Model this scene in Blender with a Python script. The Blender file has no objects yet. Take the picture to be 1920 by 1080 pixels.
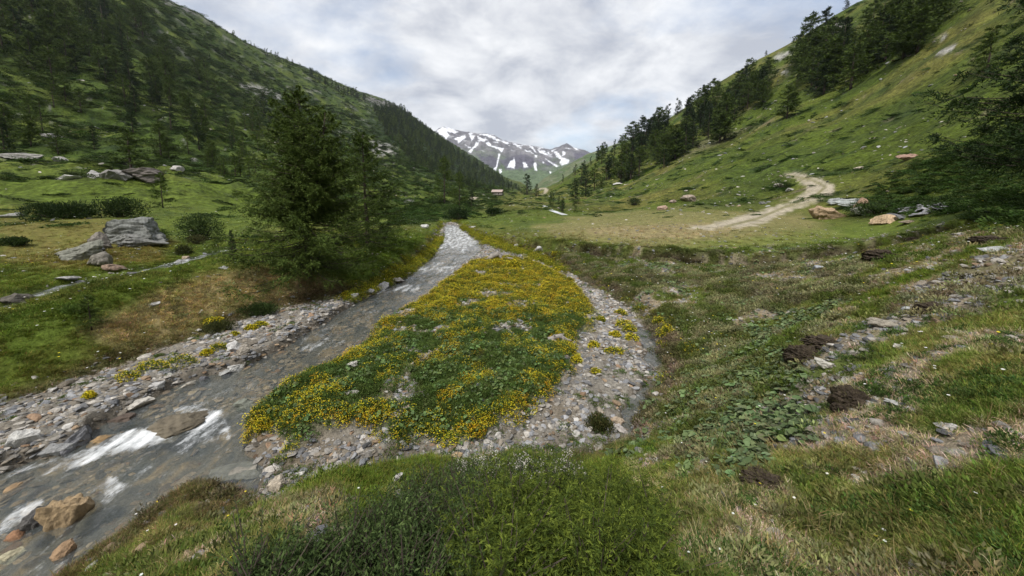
import bpy, math, random
import numpy as np
from mathutils import Vector, Euler

PI = math.pi
R = math.radians
rnd = random.Random(7)
rng = np.random.default_rng(11)
scene = bpy.context.scene
COL = scene.collection

# ------------------------------------------------------------------ camera
EYE = 3.2
FPX, PITCH, CY = 693.0, R(7.0), 455.0
cam_d = bpy.data.cameras.new('camera')
cam = bpy.data.objects.new('camera', cam_d)
COL.objects.link(cam)
cam_d.sensor_width = 36.0
cam_d.lens = FPX / 1920 * 36.0
cam_d.shift_y = -(540 - CY) / 1920.0
cam_d.clip_start = 0.05
cam_d.clip_end = 20000
cam.location = (0, 0, EYE)
cam.rotation_euler = (PI / 2 - PITCH, 0, 0)
scene.camera = cam

# ------------------------------------------------------------------ light
scene.view_settings.view_transform = 'Standard'
scene.view_settings.look = 'None'
scene.view_settings.exposure = 1.5
scene.view_settings.gamma = 1.0
scene.view_settings.use_curve_mapping = False
SUN_EL, SUN_AZ = R(55), R(206)       # azimuth clockwise from +Y: behind and to the left
sun_d = bpy.data.lights.new('sun', 'SUN')
sun_d.energy = 1.5
sun_d.angle = R(11)
sun_d.color = (1.0, 0.96, 0.89)
sun = bpy.data.objects.new('sun', sun_d)
COL.objects.link(sun)
sdir = Vector((math.sin(SUN_AZ) * math.cos(SUN_EL), math.cos(SUN_AZ) * math.cos(SUN_EL), math.sin(SUN_EL)))
sun.rotation_euler = (-sdir).to_track_quat('-Z', 'Y').to_euler()

world = bpy.data.worlds.new('World')
scene.world = world
world.use_nodes = True
nt = world.node_tree
nt.nodes.clear()
N = nt.nodes.new
L = nt.links.new
out = N('ShaderNodeOutputWorld')
sky = N('ShaderNodeTexSky')
sky.sky_type = 'NISHITA'
sky.sun_disc = False
sky.sun_elevation = SUN_EL
sky.sun_rotation = SUN_AZ
bg1 = N('ShaderNodeBackground')
bg1.inputs['Strength'].default_value = 0.06
L(sky.outputs[0], bg1.inputs['Color'])
tc = N('ShaderNodeTexCoord')
sep = N('ShaderNodeSeparateXYZ')
L(tc.outputs['Generated'], sep.inputs[0])


def M(op, a, b=None, clamp=False):
    n = N('ShaderNodeMath')
    n.operation = op
    n.use_clamp = clamp
    for i, v in enumerate((a, b)):
        if v is None:
            continue
        if isinstance(v, (int, float)):
            n.inputs[i].default_value = v
        else:
            L(v, n.inputs[i])
    return n.outputs[0]


zc = M('ADD', M('MAXIMUM', sep.outputs[2], 0.0), 0.30)
u = M('DIVIDE', sep.outputs[0], zc)
v = M('DIVIDE', sep.outputs[1], zc)
comb = N('ShaderNodeCombineXYZ')
L(u, comb.inputs[0]); L(v, comb.inputs[1])
n1 = N('ShaderNodeTexNoise')
n1.inputs['Scale'].default_value = 2.7
n1.inputs['Detail'].default_value = 9
n1.inputs['Roughness'].default_value = 0.6
n1.inputs['Distortion'].default_value = 0.25
L(comb.outputs[0], n1.inputs['Vector'])
n2 = N('ShaderNodeTexNoise')
n2.inputs['Scale'].default_value = 1.5
n2.inputs['Detail'].default_value = 7
n2.inputs['Roughness'].default_value = 0.6
mp = N('ShaderNodeMapping')
mp.inputs['Location'].default_value = (3.3, 1.7, 0.4)
mp.inputs['Scale'].default_value = (1.0, 1.3, 1)
L(comb.outputs[0], mp.inputs[0])
L(mp.outputs[0], n2.inputs['Vector'])
cr = N('ShaderNodeValToRGB')      # cloud colour
cr.color_ramp.elements[0].position = 0.36
cr.color_ramp.elements[0].color = (0.47, 0.50, 0.57, 1)
cr.color_ramp.elements[1].position = 0.62
cr.color_ramp.elements[1].color = (0.90, 0.91, 0.93, 1)
L(n1.outputs[0], cr.inputs[0])
bg2 = N('ShaderNodeBackground')
bg2.inputs['Strength'].default_value = 0.40
L(cr.outputs[0], bg2.inputs['Color'])
gap = N('ShaderNodeMapRange')     # where the blue shows through
gap.inputs['From Min'].default_value = 0.54
gap.inputs['From Max'].default_value = 0.74
gap.inputs['To Min'].default_value = 1.0
gap.inputs['To Max'].default_value = 0.35
hole = N('ShaderNodeVectorMath'); hole.operation = 'DISTANCE'
hole.inputs[1].default_value = (0.72, 1.12, 0)
L(comb.outputs[0], hole.inputs[0])
hr_ = N('ShaderNodeMapRange'); hr_.inputs['From Min'].default_value = 0.0; hr_.inputs['From Max'].default_value = 0.45
hr_.inputs['To Min'].default_value = 0.13; hr_.inputs['To Max'].default_value = 0.0
L(hole.outputs['Value'], hr_.inputs['Value'])
L(M('ADD', n2.outputs[0], hr_.outputs[0]), gap.inputs['Value'])
mixw = N('ShaderNodeMixShader')
L(gap.outputs[0], mixw.inputs[0])
L(bg1.outputs[0], mixw.inputs[1])
L(bg2.outputs[0], mixw.inputs[2])
L(mixw.outputs[0], out.inputs['Surface'])


# ------------------------------------------------------------------ maths helpers
def ray(px, py):
    xc = (np.asarray(px, float) - 960) / FPX
    yc = (CY - np.asarray(py, float)) / FPX
    return np.stack([xc, math.cos(PITCH) + yc * math.sin(PITCH), -math.sin(PITCH) + yc * math.cos(PITCH)], -1)


def project(x, y, z):
    zz = z - EYE
    f = y * math.cos(PITCH) - zz * math.sin(PITCH)
    up = y * math.sin(PITCH) + zz * math.cos(PITCH)
    f = np.where(f < 0.05, 0.05, f)
    return 960 + x / f * FPX, CY - up / f * FPX


def smooth(a, b, x):
    t = np.clip((x - a) / (b - a), 0, 1)
    return t * t * (3 - 2 * t)


_perm = np.random.default_rng(5).permutation(4096).astype(np.int64)
_ga = np.random.default_rng(6).random(4096) * 2 * PI
_gx, _gy = np.cos(_ga), np.sin(_ga)


def noise(x, y, seed=0):
    x = np.asarray(x, float) + seed * 17.31
    y = np.asarray(y, float) - seed * 9.77
    xi = np.floor(x).astype(np.int64); yi = np.floor(y).astype(np.int64)
    xf = x - xi; yf = y - yi
    def g(ix, iy, fx, fy):
        h = _perm[(_perm[ix & 4095] + iy) & 4095]
        return _gx[h] * fx + _gy[h] * fy
    u_ = xf * xf * xf * (xf * (xf * 6 - 15) + 10)
    v_ = yf * yf * yf * (yf * (yf * 6 - 15) + 10)
    a = g(xi, yi, xf, yf); b = g(xi + 1, yi, xf - 1, yf)
    c = g(xi, yi + 1, xf, yf - 1); d = g(xi + 1, yi + 1, xf - 1, yf - 1)
    return ((a + (b - a) * u_) + ((c + (d - c) * u_) - (a + (b - a) * u_)) * v_) * 1.45


def fbm(x, y, octs=4, seed=0, gain=0.5):
    s = 0; a = 1; t = 0
    for i in range(octs):
        s = s + a * noise(x * 2 ** i, y * 2 ** i, seed + i * 3)
        t += a; a *= gain
    return s / t


def sdist(poly, x, y):
    """signed distance to a closed polygon, positive inside"""
    poly = np.asarray(poly, float)
    x = np.asarray(x, float); y = np.asarray(y, float)
    best = np.full(x.shape, 1e18); inside = np.zeros(x.shape, bool)
    n = len(poly)
    for i in range(n):
        ax, ay = poly[i]; bx, by = poly[(i + 1) % n]
        ex, ey = bx - ax, by - ay
        wx, wy = x - ax, y - ay
        t = np.clip((wx * ex + wy * ey) / (ex * ex + ey * ey + 1e-12), 0, 1)
        d = (wx - t * ex) ** 2 + (wy - t * ey) ** 2
        best = np.minimum(best, d)
        c = (ay > y) != (by > y)
        with np.errstate(divide='ignore', invalid='ignore'):
            xx = ax + (y - ay) * ex / (ey if ey != 0 else 1e-12)
        inside ^= c & (x < xx)
    d = np.sqrt(best)
    return np.where(inside, d, -d)


def ldist(line, x, y):
    best = np.full(x.shape, 1e18); par = np.zeros(x.shape)
    for i in range(len(line) - 1):
        ax, ay = line[i]; bx, by = line[i + 1]
        ex, ey = bx - ax, by - ay
        wx, wy = x - ax, y - ay
        t = np.clip((wx * ex + wy * ey) / (ex * ex + ey * ey + 1e-12), 0, 1)
        d = (wx - t * ex) ** 2 + (wy - t * ey) ** 2
        par = np.where(d < best, i + t, par)
        best = np.minimum(best, d)
    return np.sqrt(best), par


def WL(y):
    return np.interp(y, [0, 5, 10, 20, 36, 60, 100], [-.05, 0, .06, .2, .45, .7, 1.2])


def at_water(px, py):
    d = ray(px, py)
    t = (EYE - 0.1) / -d[2]
    for _ in range(12):
        t = (EYE - WL(d[1] * t)) / -d[2]
    return (d[0] * t, d[1] * t)


# ------------------------------------------------------------------ terrain control points
CP = []


def P(px, py, z=None, d=None):
    r_ = ray(px, py)
    t = (z - EYE) / r_[2] if z is not None else d / r_[1]
    assert t > 0, (px, py, z)
    x, y, zz = r_[0] * t, r_[1] * t, r_[2] * t
    rr = math.hypot(x, y)
    CP.append((math.atan2(x, y), math.log(rr), zz / (rr + 40)))


def PA(azd, r_, z):
    CP.append((R(azd), math.log(r_), (z - EYE) / (r_ + 40)))


for a in ((960, 1080, 1.55), (960, 1000, 1.3), (500, 1080, 1.45), (300, 1080, 1.05), (700, 1000, 1.15), (1300, 1080, 1.65),
          (450, 1000, .95), (350, 960, .45), (850, 900, .45), (1100, 900, .55), (1150, 980, 1.1),
          (1430, 900, 1.35), (1900, 1000, 1.9), (1900, 700, 2.1), (1900, 450, 2.5), (1700, 600, 1.85), (1550, 650, 1.5),
          (1520, 700, 1.3), (1650, 900, 1.6), (1700, 750, 1.8), (1240, 700, .2), (1235, 650, .25), (1400, 470, 1.2), (1200, 465, 1.15),
          (1060, 448, 1.05), (1000, 452, .75), (870, 427, .7), (1100, 520, .35), (1550, 460, 1.5), (1700, 442, 1.9), (1800, 430, 2.25),
          (1620, 520, 1.6), (1760, 500, 2.1), (1400, 560, .8),
          (1300, 600, .45), (1300, 520, .75), (1400, 650, .75), (1350, 780, .75), (1250, 860, .6), (1450, 520, 1.0), (1480, 600, 1.05),
          (1300, 425, 1.45), (1100, 412, 1.2), (1555, 408, 1.6), (1660, 418, 1.6), (1450, 430, 1.45), (1280, 395, 1.9), (1050, 408, 1.1),
          (1035, 400, 1.25), (960, 420, .9),
          (0, 600, .6), (0, 640, .75), (-100, 700, .7), (300, 560, 1.0), (200, 620, .9), (450, 530, 1.0), (540, 560, .7), (0, 760, .4), (200, 690, .45), (400, 612, .4),
          (0, 700, .55), (340, 490, .75), (430, 468, .85), (240, 517, .7), (150, 530, .65), (225, 450, 1.3), (120, 470, 1.1), (100, 425, 1.6), (0, 405, 1.9), (0, 500, .9), (450, 405, 1.6),
          (570, 515, 1.0), (680, 465, 1.0), (640, 520, .75), (720, 500, .65), (780, 450, .75), (810, 435, .7), (700, 430, 1.1), (780, 420, .95), (600, 440, 1.1), (320, 430, 1.2),
          (860, 403, .65), (950, 391, .95)):
    P(a[0], a[1], z=a[2])
for a in ((1000, 387, 90), (600, 382, 60), (250, 335, 50), (0, 305, 60), (-150, 300, 55), (300, 300, 90), (600, 332, 120), (450, 330, 95), (700, 375, 90), (750, 350, 160),
          (835, 381, 115), (800, 395, 75), (870, 385, 140), (900, 378, 170), (930, 364, 245), (850, 360, 230), (980, 366, 240), (960, 380, 150), (1010, 366, 300), (950, 359, 500), (1000, 352, 900),
          (1027, 354, 420), (1045, 378, 150), (1060, 395, 70), (1035, 385, 110),
          (0, 200, 110), (0, 100, 170), (150, 150, 170), (300, 200, 180), (300, 120, 280), (450, 250, 200), (450, 170, 400), (550, 220, 420), (640, 250, 420), (640, 330, 160),
          (720, 280, 450), (800, 320, 450), (800, 350, 260), (870, 330, 700), (920, 348, 800), (720, 330, 240),
          (1520, 340, 45), (1440, 345, 55), (1570, 350, 40), (1300, 360, 65), (1200, 375, 85), (1110, 385, 85), (1640, 370, 30), (1750, 390, 22), (1850, 380, 19),
          (1640, 280, 50), (1500, 280, 70), (1360, 300, 95), (1270, 330, 110), (1200, 345, 140), (1130, 360, 170), (1080, 365, 200),
          (1750, 280, 36), (1850, 250, 33), (1900, 150, 45), (1750, 130, 75), (1650, 180, 85), (1550, 200, 115), (1450, 230, 130), (1380, 265, 150),
          (1300, 280, 170), (1220, 310, 200), (1150, 335, 240), (1650, 80, 140), (1550, 110, 180), (1420, 180, 210), (1320, 235, 230)):
    P(a[0], a[1], d=a[2])
SKY_L = [(-150, -235), (0, -157), (150, -80), (300, 0), (317, 3), (367, 20), (403, 52), (433, 66), (500, 101), (567, 129), (640, 168), (697, 185), (727, 195),
         (757, 212), (783, 236), (807, 250), (840, 270), (890, 301), (940, 334), (973, 354)]
SKY_R = [(1023, 352, 460), (1067, 330, 440), (1140, 284, 390), (1207, 250, 350), (1280, 204, 330), (1313, 179, 320), (1380, 134, 310), (1447, 97, 295),
         (1513, 62, 280), (1573, 24, 260), (1620, 0, 250), (1780, -80, 190), (1950, -170, 150)]
sky_pts = []
for px, py in SKY_L:
    r_ = ray(px, py)
    sky_pts.append((px, py, min(500 / abs(r_[0] / r_[1]) if px < 960 else 1500, 1450)))
sky_pts += SKY_R
for px, py, d in sky_pts:
    P(px, py, d=d)
    az, lr, w = CP[-1]
    rr = math.exp(lr); e = w * (rr + 40) / rr
    for f_, de in ((1.18, .03), (1.7, .10), (2.6, .2)):
        CP.append((az, math.log(rr * f_), (e - de) * rr * f_ / (rr * f_ + 40)))
for a in ((-75, 3, 1.2), (-75, 10, .6), (-75, 60, 9), (-75, 300, 160), (-110, 3, 1.6), (-110, 20, 3), (-110, 300, 120), (110, 3, 2.1), (110, 20, 6), (110, 200, 100),
          (75, 3, 2.2), (75, 10, 2.8), (75, 40, 17), (75, 150, 90), (180, 2, 1.7), (180, 20, 2.2), (180, 200, 5), (180, 1500, 60), (-180, 2, 1.7), (-180, 20, 2.2), (-180, 200, 5), (-180, 1500, 60),
          (0, .5, 1.62), (-60, .7, 1.6), (60, .7, 1.75), (180, .5, 1.65), (-180, .5, 1.65), (110, 1200, 300), (-110, 1200, 300), (-60, .15, 1.6), (60, .15, 1.6)):
    PA(*a)
CP = np.array(CP)
KA = 3.2
_c2 = 0.16 ** 2


def rbf_eval(az, lr):
    X = CP[:, 0] * KA; Y = CP[:, 1]; W = CP[:, 2]
    Dm = np.sqrt((X[:, None] - X) ** 2 + (Y[:, None] - Y) ** 2 + _c2)
    A = np.zeros((len(X) + 3, len(X) + 3))
    A[:-3, :-3] = Dm - np.eye(len(X)) * 0.012
    A[:-3, -3] = 1; A[:-3, -2] = X; A[:-3, -1] = Y
    A[-3, :-3] = 1; A[-2, :-3] = X; A[-1, :-3] = Y
    sol = np.linalg.solve(A, np.concatenate([W, [0, 0, 0]]))
    o = sol[-3] + sol[-2] * az * KA + sol[-1] * lr
    for i in range(len(X)):
        o = o + sol[i] * np.sqrt((az * KA - X[i]) ** 2 + (lr - Y[i]) ** 2 + _c2)
    return o


# ------------------------------------------------------------------ polar grid
RMAX = 1800
rows = np.concatenate([[.05, .15, .3, .45], np.exp(np.linspace(math.log(.6), math.log(2), 90, endpoint=False)),
                       np.exp(np.linspace(math.log(2), math.log(20), 390, endpoint=False)),
                       np.exp(np.linspace(math.log(20), math.log(RMAX), 330))])
cols = np.concatenate([np.arange(-180, -64, 4.), np.arange(-64, -60, .5), np.linspace(-60, 60, 880), np.arange(60.5, 64.5, .5), np.arange(68, 184, 4.)])
cols = np.unique(np.clip(cols, -180, 180)) * PI / 180
NR, NC = len(rows), len(cols)
AZ, RR = np.meshgrid(cols, rows)      # shape NR, NC
LR = np.log(RR)
GX, GY = RR * np.sin(AZ), RR * np.cos(AZ)
# RBF on a coarser grid, then bilinear
ca = np.linspace(-PI, PI, 700); cl = np.linspace(LR.min(), LR.max(), 330)
# finer in front
CA, CLg = np.meshgrid(ca, cl)
cw = rbf_eval(CA, CLg)


def bil(cw, a, l):
    fa = (a - ca[0]) / (ca[1] - ca[0]); fl = (l - cl[0]) / (cl[1] - cl[0])
    ia = np.clip(fa.astype(int), 0, len(ca) - 2); il = np.clip(fl.astype(int), 0, len(cl) - 2)
    ta = fa - ia; tl = fl - il
    return (cw[il, ia] * (1 - ta) + cw[il, ia + 1] * ta) * (1 - tl) + (cw[il + 1, ia] * (1 - ta) + cw[il + 1, ia + 1] * ta) * tl


front = (RR < RMAX * 2)
GZ = EYE + bil(cw, AZ, LR) * (RR + 40)
back = smooth(R(66), R(90), np.abs(AZ))

# riverbed outlines, given where they stand on the water level
G_PIX = [(832, 420), (826, 436), (822, 455), (800, 480), (760, 510), (725, 533), (690, 548), (640, 560), (590, 572), (545, 578), (500, 590), (430, 612),
         (380, 635), (300, 660), (230, 690), (150, 715), (60, 752), (0, 765), (-200, 830), (-600, 1000), (-900, 1500), (-100, 1500), (60, 1130), (130, 1078), (200, 1020),
         (285, 958), (370, 908), (420, 926), (450, 940), (520, 955), (540, 985), (570, 1000), (610, 965), (680, 930), (740, 905), (790, 885), (850, 872), (960, 872),
         (1060, 868), (1110, 855), (1160, 832), (1175, 800), (1215, 750), (1240, 700), (1238, 655), (1215, 610), (1190, 585), (1150, 560), (1110, 538),
         (1060, 508), (1020, 488), (980, 473), (940, 460), (905, 447), (880, 434), (868, 426), (850, 418)]
W_PIX = [(836, 420), (832, 436), (828, 455), (808, 482), (770, 515), (745, 530), (705, 550), (660, 575), (620, 600), (570, 628), (520, 658), (460, 690),
         (400, 705), (340, 720), (290, 745), (250, 768), (200, 788), (150, 835), (110, 855), (60, 868), (0, 890), (-200, 960), (-600, 1130), (-900, 1500), (-100, 1500),
         (60, 1130), (130, 1078), (200, 1020), (285, 958), (370, 905), (420, 925), (480, 925), (492, 890), (462, 855), (455, 825), (480, 790), (520, 765), (560, 737), (600, 715),
         (640, 695), (665, 680), (690, 655), (705, 625), (740, 605), (785, 580), (797, 562), (820, 540), (845, 520), (868, 500), (885, 487), (903, 474), (905, 462),
         (890, 448), (872, 436), (858, 424)]
F_PIX = [(940, 492), (1000, 500), (1080, 540), (1105, 580), (1125, 625), (1090, 650), (1080, 700), (1060, 740), (1040, 765), (1000, 805), (880, 850), (740, 852), (650, 830), (600, 835),
         (545, 890), (515, 880), (530, 830), (462, 845), (455, 820), (482, 780), (590, 705), (640, 690), (690, 655), (712, 622), (790, 575), (850, 525), (885, 500)]
PUD = [[(1185, 612), (1215, 620), (1240, 655), (1236, 690), (1222, 705), (1205, 685), (1204, 650)],
       [(1208, 718), (1228, 728), (1195, 790), (1172, 825), (1150, 815), (1168, 770), (1188, 740)],
       [(1030, 842), (1060, 836), (1100, 852), (1070, 868), (1045, 866)],
       [(655, 890), (700, 868), (800, 850), (815, 868), (760, 892), (690, 922), (650, 920)]]
GP = [at_water(*p) for p in G_PIX]
WP = [at_water(*p) for p in W_PIX]
FP = [at_water(*p) for p in F_PIX]
PP = [[at_water(*p) for p in q] for q in PUD]
near = (RR < 75) & (np.abs(AZ) < R(100))
nx, ny = GX[near], GY[near]
wob = .05 * noise(nx * 2.2, ny * 2.2, 41) + .03 * noise(nx * 6, ny * 6, 42)
sG = np.full(GX.shape, -99.); sG[near] = sdist(GP, nx, ny) + wob * 1.6
sW = np.full(GX.shape, -99.); sW[near] = sdist(WP, nx, ny) + wob
sF = np.full(GX.shape, -99.); sF[near] = sdist(FP, nx, ny) + wob * 2
sP = np.full(GX.shape, -99.)
sP[near] = np.maximum.reduce([sdist(q, nx, ny) for q in PP]) + wob * 1.6

# left brook
BR_PIX = [(-160, 640, .3), (-60, 606, .42), (0, 588, .48), (40, 572, .52), (80, 552, .58), (140, 532, .6), (190, 522, .62), (240, 517, .66), (290, 505, .7), (340, 490, .76), (380, 480, .8), (430, 468, .86), (460, 463, .9), (510, 455, .98), (560, 447, 1.0)]
BR = []
for px, py, z in BR_PIX:
    d = ray(px, py); t = (z - EYE) / d[2]
    BR.append((d[0] * t, d[1] * t, z))
BRa = np.array(BR)
dB = np.full(GX.shape, 99.); pB = np.zeros(GX.shape)
dB[near], pB[near] = ldist([(b[0], b[1]) for b in BR], nx, ny)
ZB = np.interp(pB, np.arange(len(BR)), BRa[:, 2])

# relief
hill = smooth(45, 110, RR)
bumpy = np.zeros_like(GZ)
for Lw, amp in ((.09, .008), (.22, .026), (.6, .055), (1.6, .07), (4.5, .16), (12, .35)):
    fade = np.clip(Lw / (RR * .012) - .5, 0, 1) * np.clip(RR / (Lw * 2.0), 0, 1)
    m = fade > 0
    b = np.zeros_like(GZ); b[m] = noise(GX[m] / Lw, GY[m] / Lw, int(Lw * 10)) * fade[m] * amp
    bumpy += b
for Lw, amp in ((5, .5), (11, 1.1), (26, 1.9), (60, 4.5)):
    fade = np.clip(Lw / (RR * .022) - .5, 0, 1) * smooth(2.5 * Lw, 6 * Lw, RR) * smooth(30, 80, RR)
    b = np.abs(noise(GX / Lw + .3 * noise(GX / Lw / 2, GY / Lw / 2), GY / Lw, int(Lw) + 60)) * -2 + .6
    lft = 0.75 + .5 * smooth(.1, -.3, AZ)
    # tame relief right at the skyline
    bumpy += b * fade * amp * lft * (1 - back)
skyr = np.interp(AZ, [-PI] + [math.atan2(ray(p[0], p[1])[0], ray(p[0], p[1])[1]) for p in sky_pts] + [PI],
                 [500] + [p[2] * math.hypot(ray(p[0], p[1])[0], ray(p[0], p[1])[1]) / ray(p[0], p[1])[1] for p in sky_pts] + [300])
bumpy *= 1 - .72 * np.exp(-((LR - np.log(skyr)) / .22) ** 2)
GZ = GZ + bumpy

# terrace edge: overhanging turf lip along the right bank
wl = WL(np.clip(GY, 0, 100))
bw = .55 + .25 * noise(GX * .9, GY * .9, 77) + 1.1 * smooth(-1.5, -4, GX) * smooth(14, 9, GY)
tb = smooth(0, 1, np.clip(-sG / np.maximum(bw, .2), 0, 1))
bed = wl + .07 + .05 * noise(GX * 3, GY * 3, 9) + .03 * noise(GX * 9, GY * 9, 10) * np.clip(12 / RR, 0, 1) + .10 * smooth(.2, 1.2, sG)
TE_PIX = [(905, 438, .75), (960, 447, .85), (1060, 452, 1.0), (1130, 456, 1.08), (1200, 466, 1.12), (1300, 470, 1.15), (1400, 473, 1.2), (1480, 470, 1.3), (1560, 462, 1.5), (1640, 446, 1.75), (1700, 432, 1.9)]
TEP = []
for px_, py_, z_ in TE_PIX:
    d_ = ray(px_, py_); t_ = (z_ - EYE) / d_[2]; TEP.append((d_[0] * t_, d_[1] * t_))
TEP = TEP + [(40, 22), (40, 60), (-5, 60), (-4, 34)]
sT = np.full(GX.shape, 99.); sT[near] = sdist(TEP, nx, ny) + .18 * noise(nx * 1.1, ny * 1.1, 43) + .07 * noise(nx * 4, ny * 4, 44)
tdrop = smooth(.02, -.22, sT) * np.exp(np.minimum(sT, 0) / 1.6) * (sG < 0) * smooth(0, -.5, sG) * smooth(R(-5), R(5), AZ) * (sT < 50)
GZ = GZ - .55 * tdrop * (1 + .3 * noise(GX * 1.7, GY * 1.7, 46)) + .06 * np.exp(-(sT / .35) ** 2)
# inside water: a bed below the surface
depth = smooth(-.02, .5, sW)
wbed = wl - .03 - .17 * depth + (.05 * noise(GX * 2.5, GY * 1.8, 21) + .035 * noise(GX * 7, GY * 5, 22)) * np.clip(15 / RR, 0.2, 1)
kW = smooth(-.12, .06, sW)
bed = bed * (1 - kW) + wbed * kW
# flower bar
kF = smooth(-.05, .35, sF)
bed = bed + kF * (.13 + .09 * noise(GX * 1.6, GY * 1.6, 31) + .05 * np.abs(noise(GX * 4.5, GY * 4.5, 32)))
kP = smooth(-.06, .06, sP)
bed = bed * (1 - kP) + (wl + .0 + .03 * noise(GX * 8, GY * 8, 33)) * kP
GZ = np.where(sG > 0, bed, bed * (1 - tb) + np.maximum(GZ, wl + .12) * tb)
# brook
kb = smooth(.75, .28, dB)
GZ = GZ * (1 - kb) + np.minimum(GZ, ZB - .14 + .05 * noise(GX * 5, GY * 5, 8)) * kb

VPX, VPY = project(GX, GY, GZ)
E = (GZ - EYE) / RR
EM = np.maximum.accumulate(E, axis=0)


def hit(px, py, rmin=0.5):
    """point of the terrain seen at a place of the photograph: (x, y, z)"""
    d = ray(px, py)
    az = math.atan2(d[0], d[1]); e = d[2] / math.hypot(d[0], d[1])
    j = int(np.clip(np.searchsorted(cols, az) - 1, 0, NC - 2))
    t = (az - cols[j]) / (cols[j + 1] - cols[j])
    ec = EM[:, j] * (1 - t) + EM[:, j + 1] * t
    i0 = int(np.searchsorted(rows, rmin))
    idx = np.nonzero(ec[i0:] >= e)[0]
    if len(idx) == 0:
        i = int(np.argmax(ec[5:])) + 5
        r_ = rows[i]
    else:
        i = idx[0] + i0
        r_ = rows[i] if i == 0 else rows[i - 1] + (rows[i] - rows[i - 1]) * np.clip((e - ec[i - 1]) / max(ec[i] - ec[i - 1], 1e-9), 0, 1)
    return height_at(r_ * math.sin(az), r_ * math.cos(az))


def height_at(x, y, arr=None):
    arr = GZ if arr is None else arr
    az = math.atan2(x, y); r_ = math.hypot(x, y)
    j = int(np.clip(np.searchsorted(cols, az) - 1, 0, NC - 2)); i = int(np.clip(np.searchsorted(rows, r_) - 1, 0, NR - 2))
    t = (az - cols[j]) / (cols[j + 1] - cols[j]); s = np.clip((r_ - rows[i]) / (rows[i + 1] - rows[i]), 0, 1)
    z = (arr[i, j] * (1 - t) + arr[i, j + 1] * t) * (1 - s) + (arr[i + 1, j] * (1 - t) + arr[i + 1, j + 1] * t) * s
    return (x, y, float(z)) if arr is GZ else float(z)


def pmask(poly, soft=12, jit=10, sc=None, seed=0):
    """a patch of ground, outlined where it lies, with a broken natural edge"""
    m = np.zeros(GX.shape)
    pa = np.array(poly, float)
    x0, y0 = pa.min(0) - 60; x1, y1 = pa.max(0) + 60
    q = (VPX > x0) & (VPX < x1) & (VPY > y0) & (VPY < y1) & (np.abs(AZ) < R(80))
    if not q.any():
        return m
    s = sdist(poly, VPX[q], VPY[q])
    f = sc if sc else 1.0
    s = s + jit * (noise(GX[q] * f, GY[q] * f, seed) + .6 * noise(GX[q] * f * 3, GY[q] * f * 3, seed + 1))
    m[q] = smooth(-soft, soft, s)
    return m


# ------------------------------------------------------------------ ground colours (albedo)
def C3(c):
    return np.array(c, float)[None, None, :]


n_big = fbm(GX / 14, GY / 14, 4, 3)
n_mid = fbm(GX / 2.2, GY / 2.2, 4, 13)
n_fine = fbm(GX * 2.5, GY * 2.5, 3, 23)
n_far = fbm(GX / 45, GY / 30, 5, 33)


def mix(a, b, t):
    return a * (1 - t[..., None]) + b * t[..., None]


green = C3((.088, .118, .018)); green2 = C3((.055, .080, .015)); olive = C3((.105, .105, .026)); dry = C3((.19, .145, .065)); dirt = C3((.20, .16, .115)); dark = C3((.020, .034, .010)); rockc = C3((.27, .26, .25)); brown = C3((.09, .062, .04))
BASE = mix(green + 0 * GX[..., None], green2, smooth(-.25, .35, n_mid))
BASE = mix(BASE, olive, .7 * smooth(.0, .45, n_big + .4 * n_fine))
LFT = smooth(.02, -.06, AZ - np.interp(RR, [0, 100, 600], [0, -.02, .0]))
# left mountainside: shrubs, darker; right: grassy
hl = smooth(45, 95, RR) * LFT
BASE = mix(BASE, mix(C3((.042, .068, .011)) + 0 * BASE, C3((.090, .115, .020)), smooth(-.2, .4, n_far + .35 * n_mid)), hl)
BASE = mix(BASE, C3((.018, .032, .011)), hl * .75 * smooth(.05, .3, fbm(GX / 9, GY / 6, 4, 71)))
BASE = mix(BASE, rockc * .8, hl * smooth(.36, .5, fbm(GX / 7, GY / 4, 4, 81)) * .8)
hf = hl * smooth(250, 500, RR)
BASE = mix(BASE, C3((.022, .036, .013)), hf * .8 * smooth(.0, .22, fbm(GX / 30, GY / 22, 5, 83)))
BASE = mix(BASE, C3((.15, .15, .13)), hf * .8 * smooth(.22, .36, fbm(GX / 40, GY / 18, 5, 84)))
hr = smooth(25, 55, RR) * (1 - LFT)
BASE = mix(BASE, mix(C3((.066, .092, .012)) + 0 * BASE, C3((.115, .112, .028)), smooth(-.15, .35, n_far)), hr)
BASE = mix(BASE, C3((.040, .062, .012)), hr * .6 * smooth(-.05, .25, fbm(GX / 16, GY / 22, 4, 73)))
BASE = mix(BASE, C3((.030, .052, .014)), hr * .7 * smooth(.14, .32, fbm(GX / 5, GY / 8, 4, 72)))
BASE = mix(BASE, dirt * .9, hr * smooth(.36, .48, fbm(GX / 6, GY / 4, 4, 82)) * .6)
PATCH_ = None
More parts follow.
